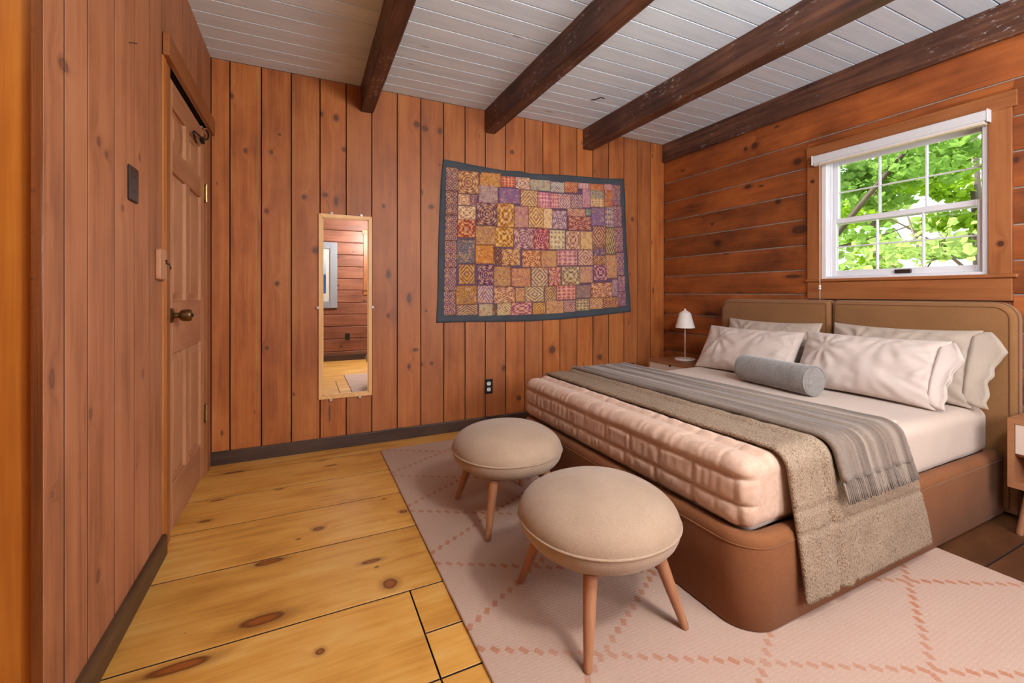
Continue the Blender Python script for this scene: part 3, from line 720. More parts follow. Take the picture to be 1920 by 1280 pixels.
for j in range(NV):
    for i in range(NU):
        a = j * W + i; f.append((a, a + 1, a + W + 1, a + W)); f.append((n0 + a, n0 + a + W, n0 + a + W + 1, n0 + a + 1))
for i in range(NU):
    f.append((i, n0 + i, n0 + i + 1, i + 1)); a = NV * W + i; f.append((a, a + 1, n0 + a + 1, n0 + a))
for j in range(NV):
    a = j * W; f.append((a, a + W, n0 + a + W, n0 + a)); a = j * W + NU; f.append((a, n0 + a, n0 + a + W, a + W))
mesh_obj('border_cloth', v, f, M_slate, tp, True)
M_ground = plain('purple_ground_cloth', (98, 70, 92), .9, var=.25, scale=40, bump=.3)
gr = [(1.008, 2.094), (1.5, 2.079), (2.0, 2.094), (2.40, 2.116), (2.728, 2.143), (2.765, 1.6), (2.802, .977), (2.3, .945), (1.743, .922), (1.3, .922), (.988, .927), (.998, 1.5)]
MB().prism(gr, YB - .0095, YB - .0040, 'Y').build('ground_cloth', M_ground, tp)
def embroidery(kind):
    t = NT('embroidery_%d' % kind)
    uv = t.n('ShaderNodeUVMap').outputs[0]; oi = t.n('ShaderNodeObjectInfo'); base = oi.outputs['Color']; r = oi.outputs['Random']
    p = t.sep(uv); x, y = p[0], p[1]
    px, py = t.math('SUBTRACT', x, .5), t.math('SUBTRACT', y, .5)
    ax, ay = t.math('ABSOLUTE', px), t.math('ABSOLUTE', py)
    rad = t.vm('LENGTH', t.comb(px, py))
    ang = t.math('ARCTAN2', py, px)
    sin = lambda v: t.math('SINE', v)
    if kind == 0:
        rings = sin(t.math('MULTIPLY', rad, 52)); pet = sin(t.math('MULTIPLY', ang, 8))
        h = t.math('ADD', rings, t.math('MULTIPLY', pet, t.maprange(rad, .1, .4, 0, 1)))
    elif kind == 1:
        fx = t.math('SUBTRACT', t.math('FRACT', t.math('MULTIPLY', x, 4)), .5); fy = t.math('SUBTRACT', t.math('FRACT', t.math('MULTIPLY', y, 4)), .5)
        h = t.math('MULTIPLY_ADD', t.vm('LENGTH', t.comb(fx, fy)), -5.0, 1.4); h = t.math('MULTIPLY', h, -1.0)
    elif kind == 2:
        s = t.math('ADD', ax, ay); h = sin(t.math('MULTIPLY', s, 30))
    elif kind == 3:
        vo = t.n('ShaderNodeTexVoronoi', voronoi_dimensions='2D'); vo.inputs['Scale'].default_value = 5.0
        t.put(vo.inputs['Vector'], t.comb(t.math('MULTIPLY_ADD', r, 31, x), y)); h = sin(t.math('MULTIPLY', vo.outputs['Distance'], 24))
    elif kind == 4:
        s = t.math('MULTIPLY_ADD', ax, 1.4, y); h = sin(t.math('MULTIPLY', s, 26))
    elif kind == 5:
        s = t.math('ABSOLUTE', t.math('SUBTRACT', ax, ay)); h = t.math('ADD', sin(t.math('MULTIPLY', s, 34)), sin(t.math('MULTIPLY', rad, 26)))
    elif kind == 6:
        fx = t.math('SUBTRACT', t.math('FRACT', t.math('MULTIPLY', x, 2)), .5); fy = t.math('SUBTRACT', t.math('FRACT', t.math('MULTIPLY', y, 4)), .5)
        q = t.vm('LENGTH', t.comb(fx, fy)); h = sin(t.math('MULTIPLY', q, 20))
    else:
        h = t.math('MULTIPLY_ADD', t.noise(t.comb(t.math('MULTIPLY_ADD', r, 9, x), t.math('MULTIPLY', y, 3)), 6, 4), 2.0, -1.0)
    stitch = t.noise(t.pos(), 330, 2)
    wob = t.noise(t.pos(), 90, 3)
    h2 = t.math('ADD', h, t.math('MULTIPLY_ADD', wob, 2.2, -1.1))
    dk = t.n('ShaderNodeVectorMath', operation='MULTIPLY'); t.put(dk.inputs[0], base); dk.inputs[1].default_value = (.28, .20, .24)
    lt = t.mix(.42, base, lin((240, 214, 176)))
    col = t.mix(t.maprange(h2, -.9, -.1, .85, 0), base, dk.outputs[0])
    col = t.mix(t.maprange(h2, .5, 1.1, 0, .9), col, lt)
    # scattered threads in other colours
    vn = t.n('ShaderNodeTexVoronoi'); vn.inputs['Scale'].default_value = 62; t.put(vn.inputs['Vector'], t.pos())
    c2 = t.sep(vn.outputs['Color'])
    hue = t.ramp(c2[0], [(0, lin((150, 60, 70))), (.25, lin((196, 130, 60))), (.5, lin((140, 80, 104))), (.75, lin((210, 164, 118))), (1, lin((92, 76, 92)))], 'CONSTANT')
    col = t.mix(t.math('MULTIPLY', t.math('GREATER_THAN', c2[1], .62), .45), col, hue)
    e = t.math('MAXIMUM', ax, ay)
    col = t.mix(t.maprange(e, .455, .485, 0, .75), col, dk.outputs[0])
    t.bump(t.math('ADD', t.math('MULTIPLY', h2, .4), stitch), .35, .003)
    return t.set(col, .85, 0, .2)
M_emb = [embroidery(k) for k in range(8)]
TAP = [(1010,2095,1103,2099,1103,1919,1010,1914,150,112,106,6),
(1008,1909,1099,1914,1099,1727,1008,1723,142,104,98,6),
(1004,1717,1097,1721,1097,1522,1004,1519,146,106,104,6),
(999,1514,1093,1518,1093,1312,999,1308,148,108,108,6),
(995,1303,1088,1306,1088,1124,995,1120,146,110,112,6),
(991,1116,1084,1119,1084,931,991,928,150,112,114,6),
(2634,2130,2730,2135,2730,1942,2634,1937,150,108,124,6),
(2646,1932,2746,1937,2746,1739,2646,1735,146,104,126,6),
(2662,1730,2761,1735,2761,1498,2662,1494,150,106,122,6),
(2686,1489,2774,1493,2774,1275,2686,1272,152,108,126,6),
(2704,1266,2788,1269,2788,1124,2704,1121,150,106,128,6),
(2707,1115,2799,1118,2799,984,2707,981,140,98,124,6),
(1109,2080,1282,2089,1282,1911,1109,1903,186,136,92,0),
(1293,2090,1480,2099,1480,1988,1293,1979,206,142,66,3),
(1488,2079,1609,2085,1609,2001,1488,1995,200,96,78,1),
(1619,2086,1751,2093,1751,1996,1619,1989,210,168,146,5),
(1758,2082,1956,2093,1956,2004,1758,1994,186,184,160,3),
(1962,2084,2102,2091,2102,2004,1962,1997,190,184,174,4),
(2108,2100,2242,2107,2242,2017,2108,2010,206,122,82,4),
(2253,2106,2379,2113,2379,2066,2253,2059,196,146,152,1),
(2301,2058,2383,2062,2383,1893,2301,1889,190,140,152,7),
(2385,2111,2536,2120,2536,2062,2385,2054,204,116,70,3),
(2385,2052,2541,2060,2541,1991,2385,1983,156,156,134,4),
(2390,1980,2541,1988,2541,1911,2390,1903,206,166,116,1),
(2544,2127,2631,2131,2631,2082,2544,2077,196,140,146,7),
(2548,2075,2643,2080,2643,1923,2548,1918,200,118,72,3),
(1110,1892,1205,1896,1205,1814,1110,1810,216,168,132,5),
(1210,1898,1264,1900,1264,1806,1210,1803,136,92,112,3),
(1285,1988,1453,1996,1453,1851,1285,1843,178,148,148,3),
(1465,1982,1659,1992,1659,1864,1465,1855,136,104,138,7),
(1667,1982,1830,1990,1830,1857,1667,1849,206,164,116,4),
(1837,1980,1951,1986,1951,1853,1837,1848,212,132,150,1),
(1959,1981,2041,1986,2041,1859,1959,1855,206,126,140,1),
(2044,1987,2168,1993,2168,1866,2044,1860,200,156,158,2),
(2175,1995,2295,2002,2295,1877,2175,1871,172,136,142,4),
(1109,1798,1254,1804,1254,1700,1109,1693,220,184,142,5),
(1268,1840,1443,1848,1443,1669,1268,1661,140,100,98,0),
(1449,1851,1602,1859,1602,1661,1449,1655,206,148,62,5),
(1609,1840,1736,1846,1736,1667,1609,1661,200,142,130,3),
(1744,1846,1885,1852,1885,1676,1744,1670,214,166,104,2),
(1891,1844,1974,1848,1974,1675,1891,1671,224,186,138,7),
(1980,1833,2125,1840,2125,1679,1980,1672,180,150,164,0),
(2136,1861,2330,1871,2330,1807,2136,1798,206,152,126,4),
(2336,1875,2387,1878,2387,1823,2336,1820,130,142,126,7),
(2147,1793,2395,1804,2395,1684,2147,1673,176,106,96,0),
(2395,1894,2548,1902,2548,1734,2395,1727,136,106,148,3),
(2556,1913,2655,1918,2655,1732,2556,1728,150,130,134,1),
(1103,1690,1251,1696,1251,1556,1103,1550,186,96,54,5),
(1256,1650,1432,1657,1432,1506,1256,1499,186,132,80,3),
(1430,1647,1595,1655,1595,1494,1430,1488,204,146,56,5),
(1601,1654,1791,1662,1791,1484,1601,1477,178,132,136,0),
(1797,1662,1944,1668,1944,1489,1797,1483,186,92,104,0),
(1951,1658,2107,1664,2107,1497,1951,1491,202,182,142,1),
(2121,1660,2269,1667,2269,1503,2121,1497,200,150,124,5),
(2277,1666,2408,1671,2408,1509,2277,1504,212,172,118,7),
(2415,1723,2553,1729,2553,1559,2415,1553,176,124,100,2),
(2418,1549,2553,1555,2553,1522,2418,1516,140,100,84,4),
(2561,1718,2667,1723,2667,1475,2561,1470,162,140,90,2),
(1099,1533,1250,1540,1250,1345,1099,1339,104,100,110,3),
(1256,1492,1414,1498,1414,1349,1256,1343,194,126,56,7),
(1420,1476,1483,1478,1483,1338,1420,1335,110,60,52,2),
(1490,1471,1659,1477,1659,1341,1490,1334,196,142,86,0),
(1681,1466,1859,1474,1859,1334,1681,1327,204,134,86,0),
(1868,1472,2022,1478,2022,1338,1868,1332,206,152,96,3),
(2029,1481,2242,1490,2242,1358,2029,1350,200,132,138,1),
(2253,1495,2411,1501,2411,1364,2253,1358,206,158,136,2),
(2418,1510,2558,1515,2558,1457,2418,1451,96,78,118,4),
(2418,1446,2578,1452,2578,1375,2418,1370,166,116,80,4),
(2564,1462,2690,1467,2690,1248,2564,1244,206,150,104,3),
(1114,1329,1247,1334,1247,1181,1114,1176,176,128,66,2),
(1275,1330,1414,1335,1414,1178,1275,1173,130,84,104,0),
(1420,1322,1569,1327,1569,1164,1420,1158,188,136,84,3),
(1580,1311,1758,1317,1758,1161,1580,1155,206,138,96,3),
(1770,1322,1932,1328,1932,1166,1770,1161,190,158,124,2),
(1944,1330,2064,1335,2064,1173,1944,1169,200,124,108,0),
(2075,1339,2266,1346,2266,1182,2075,1176,176,154,116,5),
(2272,1344,2411,1349,2411,1203,2272,1198,206,152,122,3),
(2423,1366,2578,1371,2578,1227,2423,1221,160,100,124,5),
(1089,1158,1266,1164,1266,1017,1089,1011,178,124,56,3),
(1275,1160,1408,1165,1408,1024,1275,1020,184,150,154,4),
(1418,1150,1609,1157,1609,1026,1418,1020,206,154,112,0),
(1619,1145,1702,1147,1702,1033,1619,1030,206,150,98,4),
(1709,1153,1892,1159,1892,1033,1709,1028,190,164,122,2),
(1903,1159,2016,1162,2016,1034,1903,1030,176,134,88,2),
(2025,1167,2222,1174,2222,1051,2025,1045,204,122,112,1),
(2230,1174,2387,1179,2387,1062,2230,1058,150,118,112,3),
(2395,1194,2634,1202,2634,1069,2395,1062,204,142,104,0),
(2638,1232,2698,1234,2698,1074,2638,1073,160,132,136,7),
(1095,1002,1273,1008,1273,931,1095,926,164,128,100,4),
(1288,1011,1404,1014,1404,920,1288,916,192,174,136,3),
(1411,1011,1443,1012,1443,923,1411,922,96,84,74,7),
(1450,1015,1572,1019,1572,922,1450,919,204,178,128,2),
(1577,1019,1772,1025,1772,922,1577,917,190,116,120,5),
(1784,1018,1907,1022,1907,924,1784,920,196,142,68,2),
(1917,1029,2094,1034,2094,928,1917,923,212,156,106,3),
(2101,1035,2219,1039,2219,937,2101,934,184,134,126,4),
(2230,1045,2370,1049,2370,948,2230,945,158,136,96,1),
(2379,1053,2527,1057,2527,959,2379,956,206,150,106,2),
(2534,1059,2707,1064,2707,971,2534,967,176,118,78,2)]

for q in TAP:
    P4 = [(q[i] / 1000, q[i + 1] / 1000) for i in (0, 2, 4, 6)]
    cxm = sum(p[0] for p in P4) / 4; czm = sum(p[1] for p in P4) / 4      # sewn edge to edge
    P4 = [(p[0] + math.copysign(.003, p[0] - cxm), p[1] + math.copysign(.003, p[1] - czm)) for p in P4]
    c = lin(q[8:11])
    rings = []; n = 4; v = []; f = []; uvs = []
    for j in range(n + 1):
        for i in range(n + 1):
            a, b = i / n, j / n
            x = (1 - b) * ((1 - a) * P4[0][0] + a * P4[1][0]) + b * ((1 - a) * P4[3][0] + a * P4[2][0])
            z = (1 - b) * ((1 - a) * P4[0][1] + a * P4[1][1]) + b * ((1 - a) * P4[3][1] + a * P4[2][1])
            puff = .0022 * (1 - (2 * a - 1) ** 4) * (1 - (2 * b - 1) ** 4)
            v.append((x, YB - .0102 - puff, z)); uvs.append((a, 1 - b))
    for j in range(n):
        for i in range(n): a = j * (n + 1) + i; f.append((a, a + n + 1, a + n + 2, a + 1))
    k = len(v); ring = [i for i in range(n + 1)] + [(j + 1) * (n + 1) - 1 for j in range(1, n + 1)] + [n * (n + 1) + i for i in range(n - 1, -1, -1)] + [j * (n + 1) for j in range(n - 1, 0, -1)]
    for i in ring: v.append((v[i][0], YB - .0094, v[i][2])); uvs.append(uvs[i])
    for i in range(len(ring)): a, b = i, (i + 1) % len(ring); f.append((ring[a], ring[b], k + b, k + a))
    mesh_obj('patch', v, f, M_emb[q[11]], tp, False, uvs, color=c)
for x, z, l in ((.962, 2.107, 'small nail holding the left end of the tapestry'), (2.806, 2.153, 'small nail holding the right end of the tapestry')):
    s = 1 if x < 2 else -1
    o = MB().tube([(x, YB + .008, z), (x, YB - .014, z), (x + .010 * s * 0, YB - .016, z + .001), (x - .016 * s, YB - .018, z + .004)], .0022, 6).build('nail', M_steel, None, True)
    tag(o, l, 'nail')

# bent hook in the ceiling
ch = MB().tube([(2.012, 2.80, ZC - .002), (2.020, 2.77, ZC - .012), (2.03, 2.745, ZC - .012), (2.04, 2.72, ZC - .010), (2.046, 2.698, ZC - .022), (2.06, 2.698, ZC - .024)], .0035, 6)
tag(ch.build('ceiling_hook', M_iron, None, True), 'small bent metal hook in the white ceiling boards', 'hook')

# ------------------------------------------------------------------ rug
def rug_mat():
    t = NT('rug_weave'); p = t.sep(t.pos()); x, y = p[0], p[1]
    wob = t.math('MULTIPLY', t.math('SUBTRACT', t.noise(t.pos(), 14, 2), .5), .012)
    def line(sgn, off, per):
        s = t.math('ADD', t.math('MULTIPLY_ADD', x, .55 * sgn, y), wob)
        q = t.math('SUBTRACT', t.math('FRACT', t.math('DIVIDE', t.math('SUBTRACT', s, off - per / 2), per)), .5)
        d = t.math('MULTIPLY', t.math('ABSOLUTE', q), per)
        tt = t.math('ABSOLUTE', t.math('SUBTRACT', t.math('FRACT', t.math('DIVIDE', x, .039)), .5))
        jag = t.math('ADD', t.math('MULTIPLY', d, 1 / .0190), t.math('MULTIPLY', tt, 1 / .40))
        return t.maprange(jag, .85, 1.05, 1, 0)
    m = t.math('MAXIMUM', line(-1, 1.08, .455), line(1, 1.99, .47))
    fade = t.maprange(t.noise(t.pos(), 3.0, 3), .35, .65, .5, 1.0)
    row = t.math('SINE', t.math('MULTIPLY', y, 520))
    fib = t.noise(t.comb(t.math('MULTIPLY', x, 60), t.math('MULTIPLY', y, 420), 0), 1, 3)
    base = t.mix(fib, lin((158, 132, 118)), lin((194, 168, 152)))
    base = t.mix(t.math('MULTIPLY', t.noise(t.comb(t.math('MULTIPLY', x, 2.2), t.math('MULTIPLY', y, 16), 0), 1, 3), .5), base, lin((174, 138, 122)))
    col = t.mix(t.math('MULTIPLY', t.math('MULTIPLY', m, fade), t.maprange(fib, .3, .6, .5, 1)), base, lin((160, 98, 66)))
    t.bump(t.math('ADD', t.math('MULTIPLY', row, .12), fib), .35, .003)
    return t.set(col, .95, 0, .1)
rug = thing('area_rug', (1.465, 1.78, 0), 'pale pink woven rug with rust lozenge lattice under the bed', 'rug')
MB().prism(rrect(.478, 2.452, .42, 3.140, .012, 3), .0006, .011, 'Z', .003).build('pile', rug_mat(), rug)

# ------------------------------------------------------------------ fabrics
def fabric(name, c1, c2, scale=220, bump=.3, rough=.9, blot=4.0, stretch=(1, 1, 1), sheen=.2, dist=.003):
    t = NT(name); q = t.vm('MULTIPLY', t.pos(), stretch)
    f = t.noise(q, scale, 3, .6); b = t.noise(t.pos(), blot, 3)
    m = t.math('ADD', t.math('MULTIPLY', f, .65), t.math('MULTIPLY', b, .35))
    t.bump(f, bump, dist)
    t.b.inputs['Sheen Weight'].default_value = sheen; t.b.inputs['Sheen Roughness'].default_value = .5
    return t.set(t.ramp(m, [(.32, lin(c1)), (.68, lin(c2))]), rough, 0, .15)
M_uph = fabric('tan_velvet', (112, 68, 42), (134, 86, 54), 300, .15, .92, 5, sheen=.04)
M_head = fabric('olive_tan_velvet', (122, 84, 50), (146, 104, 66), 300, .15, .85, 5)
M_seam = fabric('tan_piping', (108, 66, 38), (126, 80, 48), 300, .1)
M_sheet = fabric('cotton_sheet', (186, 165, 152), (206, 186, 171), 500, .08, .85, 6)
M_quilt = fabric('blush_quilt', (180, 148, 128), (202, 168, 148), 60, .12, .6, 6)
M_pil = fabric('pillow_cotton', (190, 174, 165), (208, 192, 183), 420, .08, .8, 6)
M_pil2 = fabric('pillow_linen', (164, 148, 134), (184, 168, 154), 420, .15, .9, 6)
M_grey = fabric('grey_velvet', (112, 106, 104), (146, 140, 136), 90, .15, .8, 22, sheen=.5)
def throw_mat():
    t = NT('grey_throw'); p = t.sep(t.pos()); f = t.noise(t.vm('MULTIPLY', t.pos(), (2.4, .5, 1)), 160, 3)
    st = t.noise(t.comb(t.math('MULTIPLY', p[0], 30), t.math('MULTIPLY', p[1], .5), 0), 1, 3, .6)  # light and shade of the folds put into the colour as streaks
    c = t.ramp(t.math('ADD', t.math('MULTIPLY', st, .75), t.math('MULTIPLY', f, .25)), [(.36, lin((92, 78, 69))), (.5, lin((116, 101, 91))), (.64, lin((142, 126, 113)))])
    t.bump(f, .3, .003); t.b.inputs['Sheen Weight'].default_value = .3
    return t.set(c, .9, 0, .15)
M_throw = throw_mat()
M_stool = fabric('oatmeal_boucle', (140, 114, 94), (176, 150, 128), 420, .35, .95, 5)
M_stoolp = fabric('oatmeal_piping', (146, 120, 98), (172, 146, 124), 300, .2)
def knit_mat():
    t = NT('chunky_knit'); p = t.sep(t.pos())
    w = t.noise(t.pos(), 30, 3)
    vo = t.n('ShaderNodeTexVoronoi'); vo.inputs['Scale'].default_value = 1
    t.put(vo.inputs['Vector'], t.comb(t.math('MULTIPLY', p[0], 330), t.math('MULTIPLY_ADD', w, 2.5, t.math('MULTIPLY', p[1], 150)), t.math('MULTIPLY', p[2], 150)))
    d = vo.outputs['Distance']
    col = t.ramp(t.math('ADD', t.math('MULTIPLY', d, .8), t.math('MULTIPLY', t.noise(t.pos(), 9, 3), .25)), [(.1, lin((178, 157, 137))), (.5, lin((148, 127, 108))), (.95, lin((98, 78, 64)))])
    t.bump(t.math('MULTIPLY', d, -1), .6, .004)
    return t.set(col, .95, 0, .1)
M_knit = knit_mat()
M_leg = wood('beech_leg', 0, 2, (150, 96, 66), (178, 122, 88), (196, 142, 106), rk=(5, 2, .05), ksize=.02, vvar=.1, fine=220)
M_ns = wood('oak_nightstand', 0, 1, (142, 90, 58), (168, 112, 76), (184, 130, 92), rk=(5, 2, .03), ksize=.02, vvar=.08, fine=160)
M_drawer = plain('drawer_white', (206, 184, 170), .6, var=.02)
M_lamp = plain('lamp_white', (226, 218, 212), .5, var=.02)

# ------------------------------------------------------------------ bed frame
BX0, BX1, BY0, BY1, BZ = 1.258, 3.135, .908, 2.540, .318
bed = thing('bed_frame', (2.2, 1.72, .011), 'low tan upholstered bed frame with a two-part padded headboard', 'bed')
def base_ring(inset, z, rad):
    return [(x, y, z) for x, y in rrect(BX0 + inset, BX1 - inset, BY0 + inset, BY1 - inset, (rad - inset, .02, .02, rad - inset), 10)]
R0 = .115
rings = [base_ring(.006, .0112, R0), base_ring(0, .018, R0), base_ring(0, BZ - .030, R0), base_ring(.004, BZ - .014, R0), base_ring(.016, BZ - .003, R0), base_ring(.03, BZ, R0), base_ring(.055, BZ - .006, R0), base_ring(.06, BZ - .03, R0)]
v = [q for r in rings for q in r]; n = len(rings[0]); f = []
for i in range(len(rings) - 1):
    for k in range(n): f.append((i * n + k, i * n + (k + 1) % n, (i + 1) * n + (k + 1) % n, (i + 1) * n + k))
f += [tuple(range(n)), tuple(range((len(rings) - 1) * n, len(rings) * n))]
base = mesh_obj('base', v, f, M_uph, bed, 50)
sm = [Vector(q) for q in base_ring(-.0005, BZ - .036, R0)]
MB().tube(sm + [sm[0]], .0022, 6).build('seam', M_seam, base, True)
for y0, y1, rl_, rr_ in ((.868, 1.697, .030, .085), (1.705, 2.545, .085, .030)):
    out = rrect(y0, y1, .0115, 1.055, (.02, .02, rl_ if y0 < 1 else rl_, rr_), 8)
    # outline in (Y, Z): outer corner strongly rounded, corner at the split small
    if y0 < 1: out = rrect(y0, y1, .0115, 1.055, (.012, .012, .035, .085), 8)
    else: out = rrect(y0, y1, .0115, 1.055, (.012, .012, .085, .035), 8)
    def ins(d):
        cy = (y0 + y1) / 2
        return rrect(y0 + d, y1 - d, .0115 + d, 1.055 - d, tuple(max(.004, r - d) for r in ((.012, .012, .035, .085) if y0 < 1 else (.012, .012, .085, .035))), 8)
    X0, X1 = 3.138, 3.215
    prof = [(.022, X0 - .0), (.010, X0 + .003), (.003, X0 + .010), (0, X0 + .022), (0, X1 - .01), (.006, X1)]
    rings = [[(xx, a, b) for a, b in ins(d)] for d, xx in [(.05, X0 - .004)] + prof]
    v = [q for r in rings for q in r]; n = len(rings[0]); f = []
    for i in range(len(rings) - 1):
        for k in range(n): f.append((i * n + k, i * n + (k + 1) % n, (i + 1) * n + (k + 1) % n, (i + 1) * n + k))
    f += [tuple(range(n)), tuple(range((len(rings) - 1) * n, len(rings) * n))]
    hb = mesh_obj('headboard_panel', v, f, M_head, bed, 50)
    for d, xx in ((.024, X0 - .0012), (.0, X0 + .020)):
        ring = [Vector((xx, a, b)) for a, b in ins(d)]
        MB().tube(ring + [ring[0]], .0028, 6).build('piping', M_seam, hb, True)

# ------------------------------------------------------------------ mattress, quilt, throws
MT = .528
def md(p, n):
    return .004 * mnoise.noise((p.x * 3, p.y * 3, p.z * 5)) + .002 * mnoise.noise((p.x * 14, p.y * 9, 2))
V, Fc = rounded_box(1.312, 3.130, .960, 2.492, .2905, MT, .055, 34, 30, 6, md)
mt = thing('mattress', (2.2, 1.72, .29), 'white-sheeted mattress on the tan bed frame', 'mattress')
mesh_obj('sheet', V, Fc, M_sheet, mt, True)
QX0, QX1, QY0, QY1, QZ1 = 1.288, 2.255, .945, 2.508, .545
def stitch(t, per, off):
    q = abs(((t - off) / per) % 1.0 - .5) * 2      # 1 at stitch, 0 mid
    return (1 - q ** 12)
def qd(p, n):
    wr = .5 * mnoise.noise((p.x * 9, p.y * 11, p.z * 9)) + .35 * mnoise.noise((p.x * 26, p.y * 30, p.z * 22))
    foot = max(0.0, -n.x); top = max(0.0, n.z); side = abs(n.y)
    d = 0.0
    if foot > .05:
        z = p.z
        tiers = [.318, .405, .492, .56]
        i = 0 if z < tiers[1] else (1 if z < tiers[2] else 2)
        a, b = tiers[i], tiers[i + 1]
        q = abs((z - a) / (b - a) - .5) * 2
        pz = 1 - min(1, q) ** 6
        py = stitch(p.y, (.186, .170, .205)[i], (.05, .14, .02)[i]) if i < 2 else .8 + .2 * stitch(p.y, .205, .02)
        d += foot * (.017 * pz * (.25 + .75 * py) - .005 + .0042 * mnoise.noise((p.y * 46, z * 7, i)) * pz + .003 * mnoise.noise((p.y * 17, z * 17, i + 4)))
    if top > .05:
        px = stitch(p.x, .115, QX0 + .052 - .0575)
        py = stitch(p.y, .19, .10)
        d += top * (.012 * (.3 + .7 * px) * (.6 + .4 * py) + .003 * mnoise.noise((p.x * 7, p.y * 22, 3)))
    if top > .05: d += top * (.013 * math.exp(-((p.x - 1.412) / .020) ** 2) * (.35 + .65 * abs(math.sin(p.y * PI / .083 + 1.5 * mnoise.noise((p.y * 5, 0, 0))))) - .010 * math.exp(-((p.x - 1.378) / .010) ** 2))
    if side > .3: d += side * (.004 * stitch(p.x, .20, QX0 + .165) + .002 * wr)
    return d + .0025 * wr
V, Fc = rounded_box(QX0, QX1, QY0, QY1, .3205, QZ1, .052, 70, 250, 34, qd, skip=('-z', '+x'))
V = [(x, y, z) for x, y, z in V]
qt = thing('quilt', (1.8, 1.72, .32), 'blush quilted coverlet tucked over the foot of the mattress', 'quilt')
mesh_obj('coverlet', V, Fc, M_quilt, qt, True)
# rolled head-side edge of the quilt
ed = []
for i in range(121):
    yy = QY0 + .03 + (QY1 - QY0 - .06) * i / 120
    ed.append((QX1 + .012 + .004 * math.sin(yy * 60) + .004 * mnoise.noise((yy * 12, 0, 0)), yy, .5475))
MB().tube(ed, [.0145 + .004 * mnoise.noise((q[1] * 25, 1, 7)) for q in ed], 10).build('folded_edge', M_sheet, qt, True)

def path_round(P, r, step=.02):
    """polyline in (y, z) with rounded corners, densely sampled; returns points and outward normals"""
    P = [Vector(p) for p in P]; pts = [P[0]]
    for i in range(1, len(P) - 1):
        a, b, c = P[i - 1], P[i], P[i + 1]
        d1 = (a - b).normalized(); d2 = (c - b).normalized()
        th = d1.angle(d2); tl = r / math.tan(th / 2)
        s, e = b + d1 * tl, b + d2 * tl; ctr = b + (d1 + d2).normalized() * (r / math.sin(th / 2))
        a0 = math.atan2(s.y - ctr.y, s.x - ctr.x); a1 = math.atan2(e.y - ctr.y, e.x - ctr.x)
        da = (a1 - a0 + PI) % (2 * PI) - PI
        for k in range(9): an = a0 + da * k / 8; pts.append(ctr + Vector((math.cos(an), math.sin(an))) * r)
    pts.append(P[-1])
    out = []
    for i in range(len(pts) - 1):
        L = (pts[i + 1] - pts[i]).length; k = max(1, int(L / step))
        for j in range(k): out.append(pts[i].lerp(pts[i + 1], j / k))
    out.append(pts[-1])
    nr = []
    for i in range(len(out)):
        d = (out[min(i + 1, len(out) - 1)] - out[max(i - 1, 0)]).normalized(); nr.append(Vector((d.y, -d.x)))
    return out, nr
def ribbon(name, P, r, x0, x1, nx, th, disp, mat, parent, step=.02, wob=0.0):
    pts, nr = path_round(P, r, step)
    if nr[len(nr) // 2].y < 0: nr = [-q for q in nr]
    n = len(pts); v = []; W = nx + 1
    for layer in (1, 0):
        for i, (p, q) in enumerate(zip(pts, nr)):
            s = i / (n - 1)
            for j in range(W):
                t = j / nx
                a, b = x0(s), x1(s)
                xx = a + (b - a) * t + wob * mnoise.noise((s * 9, t * 2, 5)) * (1 if j in (0, nx) else .4)
                h = (th + disp(s, t, xx)) if layer else 0.0
                if layer and j in (0, nx): h *= .55
                v.append((xx, p.x + q.x * h, p.y + q.y * h))
    f = []; o = n * W
    for i in range(n - 1):
        for j in range(nx):
            a = i * W + j; f.append((a, a + 1, a + W + 1, a + W)); f.append((o + a, o + a + W, o + a + W + 1, o + a + 1))
        a = i * W; f.append((a, a + W, o + a + W, o + a)); a = i * W + nx; f.append((a, o + a, o + a + W, a + W))
    for j in range(nx):
        f.append((j, o + j, o + j + 1, j + 1)); a = (n - 1) * W + j; f.append((a, a + 1, o + a + 1, o + a))
    return mesh_obj(name, v, f, mat, parent, True), pts, nr
lerp = lambda a, b, t: a + (b - a) * t
sst = lambda t: max(0, min(1, t)) ** 2 * (3 - 2 * max(0, min(1, t)))
kt = thing('knit_throw', (1.85, 1.6, .08), 'beige chunky knit throw folded across the bed and hanging down its side', 'blanket')
def kd(s, t, x):
    h = .0035 * mnoise.noise((s * 30, x * 24, 2)) + .002 * mnoise.noise((s * 90, x * 60, 4))
    h += .007 * math.exp(-((t - .285) / .028) ** 2) - .012 * math.exp(-((t - .235) / .016) ** 2) - .006 * math.exp(-((t - .345) / .014) ** 2)
    h += .003 * math.exp(-((t - .13) / .02) ** 2)
    for q in (.865, .90): h -= .007 * math.exp(-((s - q) / .0035) ** 2)
    return h
kpath = [(2.540, .46), (2.540, .566), (.926, .566), (.880, .086)]
ribbon('blanket_body', kpath, .060, lambda s: 1.440 + .04 * sst((s - .72) / .28), lambda s: lerp(2.16, 2.30, sst((s - .70) / .3)), 110, .0150, kd, M_knit, kt, .010, .010)
gt = thing('fringed_throw', (1.9, 1.6, .38), 'grey folded throw with a fringed end lying over the beige knit throw', 'blanket')
def gd(s, t, x):
    return .0055 * math.sin(t * 2 * PI * 7 + .8 * mnoise.noise((s * 3, 0, 1)) * 2) + .0035 * math.sin(t * 2 * PI * 11 + 1) + .002 * mnoise.noise((s * 16, x * 30, 8)) + .008 * math.exp(-(t / .05) ** 2)
gpath = [(2.556, .50), (2.556, .5845), (.908, .5845), (.872, .452)]
gx0 = lambda s: lerp(1.66, 1.668, s); gx1 = lambda s: lerp(2.12, 2.140, s)
gb, gp, gn = ribbon('throw_body', gpath, .060, gx0, gx1, 60, .0115, gd, M_throw, gt, .016, .006)
fg = MB(); rng = random.Random(3)
